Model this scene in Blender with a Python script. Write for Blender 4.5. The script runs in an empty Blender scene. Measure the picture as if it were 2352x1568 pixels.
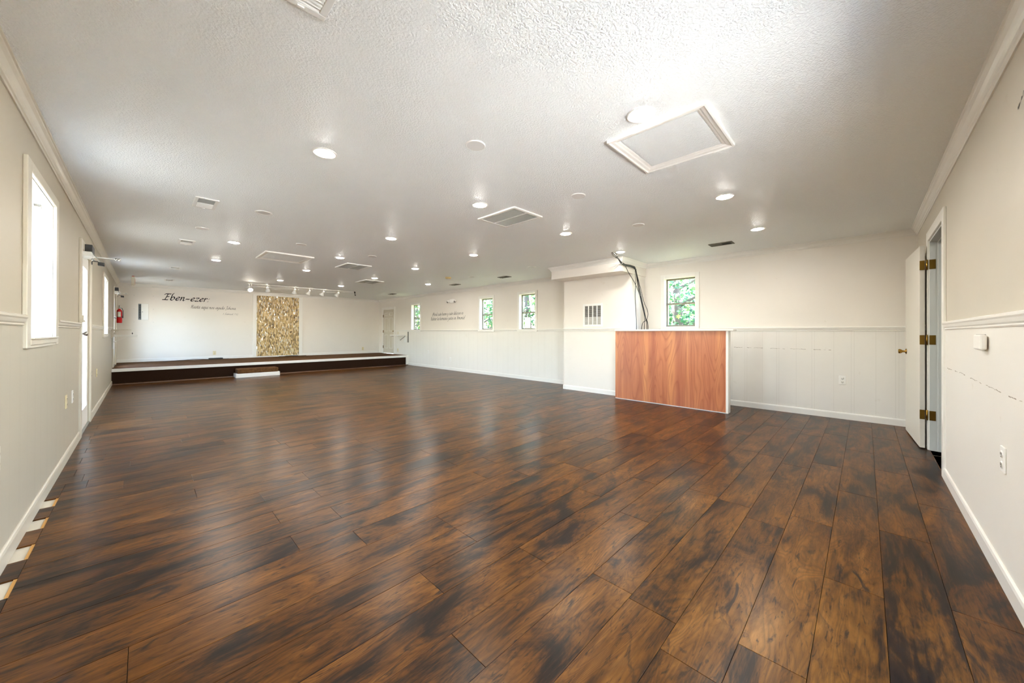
import bpy, bmesh, math, random
from mathutils import Vector, Matrix, noise as mnoise
R = random.Random(7)
PI = math.pi
sc = bpy.context.scene
C = sc.collection

# ------------------------------------------------------------------ measures (metres)
W, L, Y0, H = 7.106, 13.934, -0.462, 2.44          # hall: x 0..W, y Y0..L
STG_Y, STG_Z = 11.65, 0.345                         # stage front, stage height
RZ0, RZ1 = 1.185, 1.247                             # chair rail

# ------------------------------------------------------------------ camera
def make_camera():
    yaw, pitch, roll = math.radians(45.628), math.radians(0.153), math.radians(0.15)
    fw = Vector((math.sin(yaw)*math.cos(pitch), math.cos(yaw)*math.cos(pitch), math.sin(pitch)))
    rt = Vector((math.cos(yaw), -math.sin(yaw), 0)); up = rt.cross(fw)
    rt2 = math.cos(roll)*rt + math.sin(roll)*up
    up2 = -math.sin(roll)*rt + math.cos(roll)*up
    cd = bpy.data.cameras.new('camera'); cam = bpy.data.objects.new('camera', cd); C.objects.link(cam)
    m = Matrix((rt2, up2, -fw)).transposed().to_4x4(); m.translation = (0.4836, 0, 1.151)
    cam.matrix_world = m
    cd.sensor_width = 36; cd.lens = 828.5/2352*36; cd.shift_y = -22/2352
    cd.clip_start = .02; cd.clip_end = 200
    sc.camera = cam
make_camera()

# ------------------------------------------------------------------ world, sun, exposure
wd = bpy.data.worlds.new('sky_world'); sc.world = wd; wd.use_nodes = True
nt = wd.node_tree; nt.nodes.clear()
sky = nt.nodes.new('ShaderNodeTexSky'); sky.sky_type = 'NISHITA'
sky.sun_disc = False; sky.sun_elevation = math.radians(52); sky.sun_rotation = 0
bg = nt.nodes.new('ShaderNodeBackground'); bg.inputs['Strength'].default_value = 1.1
wo = nt.nodes.new('ShaderNodeOutputWorld')
nt.links.new(sky.outputs[0], bg.inputs[0]); nt.links.new(bg.outputs[0], wo.inputs[0])
sl = bpy.data.lights.new('sun', 'SUN'); so = bpy.data.objects.new('sun', sl); C.objects.link(so)
sl.energy = 68.0; sl.angle = math.radians(2); sl.color = (1, .985, .95)
so.rotation_euler = (math.radians(-40), 0, 0)       # along the hall: no direct sun through its side windows
LAMP = 79.0                                        # downlight lens emission
vs = sc.view_settings
vs.view_transform = 'Standard'; vs.look = 'None'; vs.gamma = 1; vs.exposure = 2.62; vs.use_curve_mapping = False
cy = sc.cycles
cy.max_bounces = 10; cy.diffuse_bounces = 8; cy.glossy_bounces = 4; cy.transmission_bounces = 6; cy.transparent_max_bounces = 12
cy.caustics_reflective = False; cy.caustics_refractive = False; cy.sample_clamp_indirect = 6

# ------------------------------------------------------------------ materials
MATS = {}
def s2l(c): return tuple(((v/255)/12.92 if v/255 <= .04045 else ((v/255+.055)/1.055)**2.4) for v in c)+(1,)
class NT:
    def __init__(s, name):
        s.m = bpy.data.materials.new(name); s.m.use_nodes = True; s.t = s.m.node_tree; s.t.nodes.clear()
        s.out = s.n('OutputMaterial')
    def n(s, typ, **kw):
        nd = s.t.nodes.new('ShaderNode'+typ)
        for k, v in kw.items(): setattr(nd, k, v)
        return nd
    def l(s, a, b): s.t.links.new(a, b)
    def math(s, op, a, b=None, clamp=False):
        nd = s.n('Math', operation=op, use_clamp=clamp)
        for i, v in enumerate((a, b)):
            if v is None: continue
            if isinstance(v, (int, float)): nd.inputs[i].default_value = v
            else: s.l(v, nd.inputs[i])
        return nd.outputs[0]
    def ramp(s, fac, stops, interp='LINEAR'):
        nd = s.n('ValToRGB'); cr = nd.color_ramp; cr.interpolation = interp
        while len(cr.elements) < len(stops): cr.elements.new(.5)
        for e, (p, c) in zip(cr.elements, stops): e.position = p; e.color = c
        s.l(fac, nd.inputs[0]); return nd.outputs[0]
    def noise(s, vec, scale, detail=3, rough=.5, dist=0):
        nd = s.n('TexNoise'); nd.inputs['Scale'].default_value = scale; nd.inputs['Detail'].default_value = detail
        nd.inputs['Roughness'].default_value = rough; nd.inputs['Distortion'].default_value = dist
        if vec is not None: s.l(vec, nd.inputs['Vector'])
        return nd.outputs['Fac']
    def mix(s, fac, a, b, mode='MIX'):
        nd = s.n('Mix', data_type='RGBA', blend_type=mode)
        for sock, v in ((nd.inputs[0], fac), (nd.inputs[6], a), (nd.inputs[7], b)):
            if isinstance(v, (int, float)): sock.default_value = v
            elif isinstance(v, tuple): sock.default_value = v
            else: s.l(v, sock)
        return nd.outputs[2]
    def comb(s, x, y, z):
        nd = s.n('CombineXYZ')
        for i, v in enumerate((x, y, z)):
            if isinstance(v, (int, float)): nd.inputs[i].default_value = v
            else: s.l(v, nd.inputs[i])
        return nd.outputs[0]
    def bump(s, h, strength, dist=.01):
        nd = s.n('Bump'); nd.inputs['Strength'].default_value = strength; nd.inputs['Distance'].default_value = dist
        s.l(h, nd.inputs['Height']); return nd.outputs[0]
    def pbsdf(s, col, rough=.5, metal=0, normal=None, spec=.5, coat=0):
        b = s.n('BsdfPrincipled')
        if isinstance(col, tuple): b.inputs['Base Color'].default_value = col
        else: s.l(col, b.inputs['Base Color'])
        if isinstance(rough, (int, float)): b.inputs['Roughness'].default_value = rough
        else: s.l(rough, b.inputs['Roughness'])
        b.inputs['Metallic'].default_value = metal; b.inputs['Specular IOR Level'].default_value = spec
        b.inputs['Coat Weight'].default_value = coat
        if normal is not None: s.l(normal, b.inputs['Normal'])
        s.l(b.outputs[0], s.out.inputs[0]); return b
    def obj(s): return s.n('TexCoord').outputs['Object']
    def pos(s): return s.n('NewGeometry').outputs['Position']

def simple(name, rgb, rough=.5, metal=0, bumpscale=None, bumpstr=.1, var=0.0, spec=.5):
    t = NT(name); col = s2l(rgb); nrm = None
    p = t.pos()
    if var:
        f = t.noise(p, 3.0, 4); c2 = tuple(v*(1-var) for v in col[:3])+(1,)
        col = t.mix(f, col, c2)
    if bumpscale: nrm = t.bump(t.noise(p, bumpscale, 2), bumpstr, .004)
    t.pbsdf(col, rough, metal, nrm, spec); MATS[name] = t.m; return t.m
def emit(name, rgb, strength):
    t = NT(name); e = t.n('Emission'); e.inputs[0].default_value = tuple(rgb)+(1,); e.inputs[1].default_value = strength
    t.l(e.outputs[0], t.out.inputs[0]); MATS[name] = t.m

def wall_mat(name, rgb, grooves=None):
    t = NT(name); p = t.pos(); col = s2l(rgb)
    # faint paint mottling and grubby handling marks
    f = t.noise(p, 1.3, 4, .6); c = t.mix(t.ramp(f, [(.45, (0,0,0,1)), (.8, (.35,.35,.35,1))]), col, tuple(v*.9 for v in col[:3])+(1,))
    sp = t.n('SeparateXYZ'); t.l(p, sp.inputs[0])
    d = t.noise(p, 6, 5, .7)
    dm = t.ramp(d, [(.66, (0,0,0,1)), (.78, (.45,.45,.45,1))])
    c = t.mix(dm, c, (col[0]*.78, col[1]*.73, col[2]*.66, 1))
    h = t.noise(p, 90, 2)
    if grooves:
        axis = sp.outputs[grooves]
        a = t.math('MULTIPLY', axis, 1/.2032); fr = t.math('FRACT', a)
        b = t.math('FRACT', t.math('ADD', t.math('MULTIPLY', axis, 1/.4064), .18))
        g = None
        for src, per, w in ((fr, .2032, .0035), (b, .4064, .004)):
            dd = t.math('ABSOLUTE', t.math('SUBTRACT', src, .5)); dd = t.math('MULTIPLY', dd, per)
            k = t.math('LESS_THAN', dd, w); g = k if g is None else t.math('MAXIMUM', g, k)
        c = t.mix(t.math('MULTIPLY', g, .16), c, (col[0]*.6, col[1]*.58, col[2]*.54, 1))
        h = t.math('SUBTRACT', t.math('MULTIPLY', h, .25), g)
        nrm = t.bump(h, .25, .003)
    else: nrm = t.bump(h, .12, .003)
    t.pbsdf(c, .48, 0, nrm, .4); MATS[name] = t.m
wall_mat('wall_paint', (232, 226, 217))
wall_mat('front_dimmed_paint', (202, 194, 179))  # wall colour darkened to offset the strong light on the near wall
wall_mat('aged_dimmed_paint', (184, 174, 155))  # yellowed paint, darkened further to offset too much light on it
wall_mat('aged_dimmed_wainscot', (188, 180, 163), grooves=1)  # worn panelling, also darkened to hold down the light falling there
wall_mat('wainscot_x', (233, 229, 221), grooves=0)     # on walls that run along x
wall_mat('wainscot_y', (233, 229, 221), grooves=1)
simple('trim_paint', (238, 235, 228), .32, bumpscale=30, bumpstr=.05, var=.05)
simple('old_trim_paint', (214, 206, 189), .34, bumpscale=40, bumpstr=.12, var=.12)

def ceiling_mat():
    t = NT('ceiling_texture'); p = t.pos()
    n1 = t.noise(p, 95, 3, .55); n2 = t.noise(p, 38, 2, .5)
    h = t.math('ADD', t.ramp(n1, [(.4, (0,0,0,1)), (.62, (1,1,1,1))]), t.math('MULTIPLY', n2, .6))
    f = t.noise(p, .7, 3)
    c = t.mix(f, s2l((244, 247, 246)), s2l((240, 242, 240)))
    t.pbsdf(c, .55, 0, t.bump(h, .62, .004), .35); MATS['ceiling'] = t.m
ceiling_mat()

def floor_mat():
    t = NT('hickory_laminate'); p = t.pos(); sp = t.n('SeparateXYZ'); t.l(p, sp.inputs[0])
    x, y = sp.outputs[0], sp.outputs[1]
    rnd = t.n('NewGeometry').outputs['Random Per Island']
    ox = t.math('MULTIPLY', rnd, 61.0); oz = t.math('MULTIPLY', rnd, 17.0)
    xx = t.math('ADD', x, ox)
    va = t.comb(t.math('MULTIPLY', xx, 1.7), t.math('MULTIPLY', y, 5.5), oz)
    blotch = t.noise(va, 1.0, 6, .64, .9)
    vb = t.comb(t.math('MULTIPLY', xx, 4.0), t.math('MULTIPLY', y, 55.0), oz)
    grain = t.noise(vb, 1.0, 5, .68, .5)
    # growth-ring figure: contour lines of a smooth stretched field
    vc = t.comb(t.math('MULTIPLY', xx, 1.0), t.math('MULTIPLY', y, 4.6), t.math('ADD', oz, 5.0))
    field = t.noise(vc, 1.0, 2.5, .5, .9)
    rings = t.math('FRACT', t.math('MULTIPLY', field, 30.0))
    rings = t.ramp(rings, [(0, (1,1,1,1)), (.10, (.3,.3,.3,1)), (.45, (0,0,0,1)), (1, (.8,.8,.8,1))])
    vd = t.comb(t.math('MULTIPLY', xx, 3.4), t.math('MULTIPLY', y, 11.0), t.math('ADD', oz, 9.0))
    knots = t.noise(vd, 1.0, 4, .6, 2.0)
    ve = t.comb(t.math('MULTIPLY', xx, 11.0), t.math('MULTIPLY', y, 70.0), t.math('ADD', oz, 2.0))
    fleck = t.noise(ve, 1.0, 3, .6, .8)
    f = t.math('ADD', blotch, t.math('MULTIPLY', t.math('SUBTRACT', grain, .5), .40))
    f = t.math('ADD', f, t.math('MULTIPLY', t.math('SUBTRACT', rnd, .5), .10))
    c = t.ramp(f, [(.28, (.0080, .0052, .0040, 1)), (.40, (.022, .0098, .0046, 1)), (.50, (.088, .0310, .0052, 1)),
                   (.62, (.148, .0545, .0088, 1)), (.81, (.245, .102, .021, 1))])
    c = t.mix(t.math('MULTIPLY', rings, .46), c, (.016, .0088, .006, 1))
    c = t.mix(t.ramp(knots, [(.58, (0,0,0,1)), (.70, (.85,.85,.85,1))]), c, (.014, .0092, .0075, 1))
    c = t.mix(t.ramp(fleck, [(.58, (0,0,0,1)), (.68, (.75,.75,.75,1))]), c, (.014, .0085, .006, 1))
    # scuffs: short pale streaks where traffic dulled the finish
    vs_ = t.comb(t.math('MULTIPLY', x, 9.0), t.math('MULTIPLY', y, 5.0), 3.0)
    sc_ = t.noise(vs_, 1.0, 6, .75)
    sm = t.ramp(sc_, [(.735, (0,0,0,1)), (.80, (.35,.35,.35,1))])
    c = t.mix(sm, c, (.30, .27, .25, 1))
    hand = t.noise(t.comb(t.math('MULTIPLY', xx, 6.0), t.math('MULTIPLY', y, 16.0), oz), 1.0, 2)
    h = t.math('ADD', t.math('MULTIPLY', grain, .5), t.math('MULTIPLY', hand, 1.2))
    r = t.math('ADD', t.math('MULTIPLY', grain, .03), .277)
    t.pbsdf(c, r, 0, t.bump(h, .07, .004), .13); MATS['floor'] = t.m
floor_mat()

def laminate_mat():
    t = NT('cherry_laminate'); p = t.pos(); sp = t.n('SeparateXYZ'); t.l(p, sp.inputs[0])
    y, z = sp.outputs[1], sp.outputs[2]
    v = t.comb(t.math('MULTIPLY', y, 4.3), t.math('MULTIPLY', z, .62), .3)
    fld = t.noise(v, 1.0, 1.5, .4, .5)
    rings = t.math('FRACT', t.math('MULTIPLY', fld, 15))
    rr = t.ramp(rings, [(0, (1,1,1,1)), (.14, (.2,.2,.2,1)), (.6, (0,0,0,1)), (1, (.7,.7,.7,1))])
    g = t.noise(t.comb(t.math('MULTIPLY', y, 120), t.math('MULTIPLY', z, 5), 0), 1.0, 4, .6)
    band = t.noise(t.comb(t.math('MULTIPLY', y, 7.5), t.math('MULTIPLY', z, .25), 4), 1.0, 2)
    c = t.ramp(t.math('ADD', band, t.math('MULTIPLY', t.math('SUBTRACT', g, .5), .22)),
               [(.3, s2l((158, 88, 60))), (.5, s2l((184, 113, 74))), (.7, s2l((203, 136, 87)))])
    c = t.mix(t.math('MULTIPLY', rr, .58), c, s2l((140, 70, 46)))
    t.pbsdf(c, .33, 0, None, .5); MATS['laminate'] = t.m
laminate_mat()

def carpet_mat():
    t = NT('brown_carpet'); p = t.pos()
    n = t.noise(p, 320, 3, .7); m = t.noise(p, 22, 4, .6)
    c = t.ramp(t.math('ADD', t.math('MULTIPLY', n, .6), t.math('MULTIPLY', m, .4)),
               [(.3, s2l((46, 31, 20))), (.52, s2l((96, 66, 38))), (.75, s2l((140, 100, 58)))])
    t.pbsdf(c, .92, 0, t.bump(n, .6, .006), .15); MATS['carpet'] = t.m
    t = NT('dark_carpet'); p = t.pos(); n = t.noise(p, 300, 3, .7)
    c = t.ramp(n, [(.3, s2l((20, 12, 8))), (.55, s2l((46, 29, 18))), (.8, s2l((74, 48, 28)))])
    t.pbsdf(c, .95, 0, t.bump(n, .6, .006), .1); MATS['dark_carpet'] = t.m
carpet_mat()

def mosaic_mat():
    t = NT('glass_mosaic'); rnd = t.n('NewGeometry').outputs['Random Per Island']
    c = t.ramp(rnd, [(0, s2l((128, 106, 74))), (.09, s2l((176, 150, 104))), (.24, s2l((214, 186, 132))), (.46, s2l((226, 202, 152))),
                     (.64, s2l((198, 168, 112))), (.78, s2l((148, 128, 98))), (.85, s2l((226, 218, 200))), (.93, s2l((186, 158, 108)))], 'CONSTANT')
    r = t.ramp(rnd, [(0, (.12,)*3+(1,)), (.3, (.4,)*3+(1,)), (.62, (.1,)*3+(1,)), (.84, (.06,)*3+(1,))], 'CONSTANT')
    t.pbsdf(c, r, 0, None, .7); MATS['mosaic'] = t.m
mosaic_mat()

def glass_mat():
    t = NT('window_glass'); tr = t.n('BsdfTransparent'); tr.inputs[0].default_value = (.96, .965, .96, 1)
    gl = t.n('BsdfGlossy'); gl.inputs['Roughness'].default_value = .02
    lw = t.n('LayerWeight'); lw.inputs[0].default_value = .5      # symmetric, so straight-through panes do not trap light
    fr = t.math('ADD', t.math('MULTIPLY', t.math('POWER', lw.outputs['Facing'], 5.0), .9), .04, True)
    mx = t.n('MixShader'); t.l(fr, mx.inputs[0]); t.l(tr.outputs[0], mx.inputs[1]); t.l(gl.outputs[0], mx.inputs[2])
    t.l(mx.outputs[0], t.out.inputs[0]); MATS['glass'] = t.m
glass_mat()

def leaf_mat(name, cols):
    t = NT(name); rnd = t.n('NewGeometry').outputs['Random Per Island']
    c = t.ramp(rnd, [(i/len(cols), tuple(v*w for v, w in zip(s2l(k)[:3], (.115, .20, .145)))+(1,)) for i, k in enumerate(cols)], 'CONSTANT')
    d = t.n('BsdfPrincipled'); d.inputs['Roughness'].default_value = .42; t.l(c, d.inputs['Base Color'])
    tl = t.n('BsdfTranslucent'); t.l(c, tl.inputs[0])
    mx = t.n('MixShader'); mx.inputs[0].default_value = .45
    t.l(d.outputs[0], mx.inputs[1]); t.l(tl.outputs[0], mx.inputs[2]); t.l(mx.outputs[0], t.out.inputs[0]); MATS[name] = t.m
leaf_mat('leaves', [(88, 150, 84), (120, 178, 96), (70, 128, 84), (150, 200, 120), (104, 166, 120), (172, 206, 92), (84, 140, 104), (134, 190, 140)])
leaf_mat('leaves_yellow', [(110, 160, 70), (168, 200, 70), (210, 208, 84), (88, 150, 84), (128, 180, 90), (70, 128, 84)])

simple('white_plastic', (240, 238, 232), .38)
simple('white_metal', (236, 235, 230), .35)
simple('ivory_plastic', (222, 208, 168), .4)
simple('almond_plastic', (228, 220, 200), .4)
simple('slot_dark', (60, 56, 50), .5)
simple('louver_grey', (146, 145, 138), .5)
simple('duct_shade_grey', (122, 122, 116), .7)
simple('cavity_dark', (58, 58, 54), .8)
simple('register_brown', (96, 92, 80), .6)
simple('speaker_white', (226, 224, 220), .6)
simple('black_plastic', (22, 21, 20), .4)
simple('black_rubber', (26, 24, 22), .55)
simple('silver_metal', (186, 186, 182), .3, 1)
simple('grey_metal', (150, 150, 146), .35, .6)
simple('brass', (176, 138, 62), .22, 1, bumpscale=200, bumpstr=.1, var=.35)
simple('old_brass', (128, 96, 44), .34, 1, var=.45)
simple('bronze_frame', (120, 116, 100), .4, .3)
simple('panel_grey', (92, 100, 104), .45)
simple('red_paint', (190, 22, 24), .25)
simple('red_plastic', (220, 40, 36), .4)
simple('label_cream', (222, 220, 206), .5)
simple('ink', (34, 31, 28), .6)
simple('brown_wood_trim', (92, 60, 36), .4)
simple('mdf_core', (202, 152, 84), .8, bumpscale=120, bumpstr=.2)
simple('underlay', (218, 210, 192), .8, var=.15)
simple('scuff', (150, 138, 122), .7)
simple('door_white', (222, 217, 205), .42, var=.05)
simple('door_grey', (200, 203, 199), .42, var=.06)
simple('yellowed_plastic', (214, 190, 130), .45)
simple('bark', (84, 74, 68), .9, bumpscale=14, bumpstr=.8, var=.5)
simple('grass', (88, 92, 68), .9, bumpscale=30, bumpstr=.6, var=.4)
simple('asphalt', (66, 66, 64), .9, bumpscale=20, bumpstr=.2, var=.15)
simple('concrete', (214, 210, 203), .85, bumpscale=20, bumpstr=.2, var=.15)
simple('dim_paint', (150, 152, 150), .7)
emit('lens_lit', (1.0, .965, .90), LAMP)
emit('spot_lit', (1.0, .91, .77), 25.0)
emit('hall_fill', (1.0, .95, .88), 50.0)
simple('lens_off', (206, 205, 200), .35)

# ------------------------------------------------------------------ mesh helpers
class MB:
    def __init__(s): s.v = []; s.f = []; s.sm = []
    def add(s, vs, fs, smooth=False):
        o = len(s.v); s.v += [tuple(v) for v in vs]
        for f in fs: s.f.append(tuple(i+o for i in f)); s.sm.append(smooth)
        return s
    def box(s, x0, x1, y0, y1, z0, z1):
        x0, x1 = sorted((x0, x1)); y0, y1 = sorted((y0, y1)); z0, z1 = sorted((z0, z1))
        return s.add([(x0,y0,z0),(x1,y0,z0),(x1,y1,z0),(x0,y1,z0),(x0,y0,z1),(x1,y0,z1),(x1,y1,z1),(x0,y1,z1)],
                     [(0,3,2,1),(4,5,6,7),(0,1,5,4),(1,2,6,5),(2,3,7,6),(3,0,4,7)])
    def obox(s, c, ax, ay, az):        # oriented box: centre and half-axes
        c, ax, ay, az = map(Vector, (c, ax, ay, az)); p = []
        for k in (-1, 1):
            for i, j in ((-1,-1),(1,-1),(1,1),(-1,1)): p.append(c+ax*i+ay*j+az*k)
        return s.add(p, [(0,3,2,1),(4,5,6,7),(0,1,5,4),(1,2,6,5),(2,3,7,6),(3,0,4,7)])
    def tube(s, pts, r, n=10, caps=True):
        pts = [Vector(p) for p in pts]; rings = []; rr = r if isinstance(r, (list, tuple)) else [r]*len(pts)
        ref = None
        for i, p in enumerate(pts):
            d = (pts[min(i+1, len(pts)-1)]-pts[max(i-1, 0)]).normalized()
            if ref is None: ref = Vector((0,0,1)) if abs(d.z) < .9 else Vector((1,0,0))
            u = (ref-d*ref.dot(d)).normalized(); ref = u; w = d.cross(u)
            rings.append([p+(u*math.cos(2*PI*k/n)+w*math.sin(2*PI*k/n))*rr[i] for k in range(n)])
        vs = [v for g in rings for v in g]; fs = []
        for i in range(len(rings)-1):
            for k in range(n): fs.append((i*n+k, i*n+(k+1)%n, (i+1)*n+(k+1)%n, (i+1)*n+k))
        s.add(vs, fs, True)
        if caps:
            o = len(s.v)-len(vs); s.f.append(tuple(o+k for k in range(n))[::-1]); s.sm.append(False)
            s.f.append(tuple(o+(len(rings)-1)*n+k for k in range(n))); s.sm.append(False)
        return s
    def lathe(s, prof, c=(0,0,0), axis=(0,0,1), n=32, capend=True):
        a = Vector(axis).normalized(); ref = Vector((1,0,0)) if abs(a.x) < .9 else Vector((0,1,0))
        u = (ref-a*ref.dot(a)).normalized(); w = a.cross(u); c = Vector(c); vs = []; fs = []
        for r, h in prof:
            for k in range(n): vs.append(c+a*h+(u*math.cos(2*PI*k/n)+w*math.sin(2*PI*k/n))*max(r, 1e-5))
        for i in range(len(prof)-1):
            for k in range(n): fs.append((i*n+k, i*n+(k+1)%n, (i+1)*n+(k+1)%n, (i+1)*n+k))
        s.add(vs, fs, True); o = len(s.v)-len(vs)
        if capend:
            s.f.append(tuple(o+k for k in range(n))[::-1]); s.sm.append(False)
            s.f.append(tuple(o+(len(prof)-1)*n+k for k in range(n))); s.sm.append(False)
        return s
    def prism(s, poly, a, b):          # closed section poly(list of 3D offsets) swept from a to b
        a, b = Vector(a), Vector(b); n = len(poly); vs = [a+Vector(p) for p in poly]+[b+Vector(p) for p in poly]
        fs = [(k, (k+1)%n, n+(k+1)%n, n+k) for k in range(n)]+[tuple(range(n))[::-1], tuple(range(n, 2*n))]
        return s.add(vs, fs)
    def build(s, name, mat, parent=None, bevel=0, loc=None, recalc=True):
        me = bpy.data.meshes.new(name)
        o = bpy.data.objects.new(name, me); C.objects.link(o)
        off = Vector((0,0,0))
        if parent is not None:
            o.parent = parent; q = parent
            while q is not None: off += q.location; q = q.parent
        elif loc is not None: o.location = loc; off = Vector(loc)
        me.from_pydata([tuple(Vector(v)-off) for v in s.v], [], s.f)
        me.polygons.foreach_set('use_smooth', s.sm)
        if recalc:
            bm = bmesh.new(); bm.from_mesh(me); bmesh.ops.recalc_face_normals(bm, faces=bm.faces); bm.to_mesh(me); bm.free()
        if mat: me.materials.append(MATS[mat])
        if bevel:
            m = o.modifiers.new('bevel', 'BEVEL'); m.width = bevel; m.segments = 2; m.limit_method = 'ANGLE'
        return o
def tag(o, label=None, cat=None, group=None, kind=None):
    if label: o['label'] = label
    if cat: o['category'] = cat
    if group: o['group'] = group
    if kind: o['kind'] = kind
    return o
def thing(name, label, cat, loc=(0,0,0), rotz=0, group=None):
    o = bpy.data.objects.new(name, None); C.objects.link(o); o.location = loc; o.rotation_euler = (0,0,rotz)
    o.empty_display_size = .1
    return tag(o, label, cat, group)
def struct(name, label=None, loc=(0,0,0)):
    o = bpy.data.objects.new(name, None); C.objects.link(o); o.location = loc; o['kind'] = 'structure'
    if label: o['label'] = label
    return o
def smesh(name, mb, mat, label=None, bevel=0):
    o = mb.build(name, mat, None, bevel); o['kind'] = 'structure'
    if label: o['label'] = label
    return o
def dup(root, loc, rotz=0, label=None, group=None):
    r = root.copy(); C.objects.link(r); r.location = loc; r.rotation_euler = (0,0,rotz)
    if label: r['label'] = label
    if group: r['group'] = group
    for ch in list(root.children):
        c = ch.copy(); C.objects.link(c); c.parent = r
        for g in list(ch.children):
            d = g.copy(); C.objects.link(d); d.parent = c
    return r

# wall panel with rectangular openings; plane axis 'x' or 'y', spans u (other horizontal) and z
def wall_mb(axis, p0, p1, u0, u1, z0, z1, holes):
    mb = MB(); us = sorted({u0, u1, *[h[0] for h in holes], *[h[1] for h in holes]}); zs = sorted({z0, z1, *[h[2] for h in holes], *[h[3] for h in holes]})
    us = [u for u in us if u0 <= u <= u1]; zs = [z for z in zs if z0 <= z <= z1]
    inside = lambda u, z: any(h[0] < u < h[1] and h[2] < z < h[3] for h in holes)
    solid = [[not inside((us[i]+us[i+1])/2, (zs[j]+zs[j+1])/2) for j in range(len(zs)-1)] for i in range(len(us)-1)]
    def P(p, u, z): return (p, u, z) if axis == 'x' else (u, p, z)
    def sol(i, j): return 0 <= i < len(us)-1 and 0 <= j < len(zs)-1 and solid[i][j]
    for i in range(len(us)-1):
        for j in range(len(zs)-1):
            if not solid[i][j]: continue
            a, b, c, d = us[i], us[i+1], zs[j], zs[j+1]
            for p in (p0, p1): mb.add([P(p,a,c), P(p,b,c), P(p,b,d), P(p,a,d)], [(0,1,2,3)])
            if not sol(i-1, j): mb.add([P(p0,a,c), P(p1,a,c), P(p1,a,d), P(p0,a,d)], [(0,1,2,3)])
            if not sol(i+1, j): mb.add([P(p0,b,c), P(p1,b,c), P(p1,b,d), P(p0,b,d)], [(0,1,2,3)])
            if not sol(i, j-1): mb.add([P(p0,a,c), P(p1,a,c), P(p1,b,c), P(p0,b,c)], [(0,1,2,3)])
            if not sol(i, j+1): mb.add([P(p0,a,d), P(p1,a,d), P(p1,b,d), P(p0,b,d)], [(0,1,2,3)])
    # weld
    idx = {}; nv = []; mp = []
    for v in mb.v:
        k = tuple(round(c, 5) for c in v)
        if k not in idx: idx[k] = len(nv); nv.append(v)
        mp.append(idx[k])
    mb.v = nv; mb.f = [tuple(mp[i] for i in f) for f in mb.f]
    return mb

# ------------------------------------------------------------------ openings
WIN_R = [(2.08, 2.60, 1.272, 2.135), (5.69, 6.215, 1.245, 2.115), (7.205, 7.735, 1.245, 2.105), (10.88, 11.425, 1.255, 2.12)]
WIN_L = [(3.53, 4.405, 1.115, 2.10), (9.24, 10.14, 1.115, 2.10)]
DOOR_L = [(6.10, 7.05, 0.0, 2.06), (12.2, 13.12, STG_Z, 2.10)]
DOOR_FILL = (1.25, 2.7, 0.0, 2.06)                     # added glazed opening, unseen, lets in light to brighten the ceiling
DOOR_F = (5.02, 5.94, 0.0, 2.075)
DOOR_R = (12.71, 13.57, STG_Z, 2.035)

# ------------------------------------------------------------------ shell
smesh('wall_left', wall_mb('x', -.16, 0, Y0-.14, L+.14, -.05, H, WIN_L+DOOR_L), 'aged_dimmed_paint', 'cream painted wall with deep windows on the left')
smesh('wall_right', wall_mb('x', W, W+.14, Y0-.14, L+.14, -.05, H, WIN_R+[DOOR_R]), 'wall_paint', 'long cream wall with four small windows')
smesh('wall_back', wall_mb('y', L, L+.14, 0, W, -.05, H, []), 'wall_paint', 'cream wall behind the stage')
smesh('wall_front', wall_mb('y', Y0-.14, Y0, 0, W, -.05, H, [DOOR_F, DOOR_FILL]), 'front_dimmed_paint', 'near wall on the right with the open door')
smesh('ceiling', MB().box(-.16, W+.14, Y0-.14, L+.14, H, H+.1), 'ceiling', 'white ceiling with knockdown texture')

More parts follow.
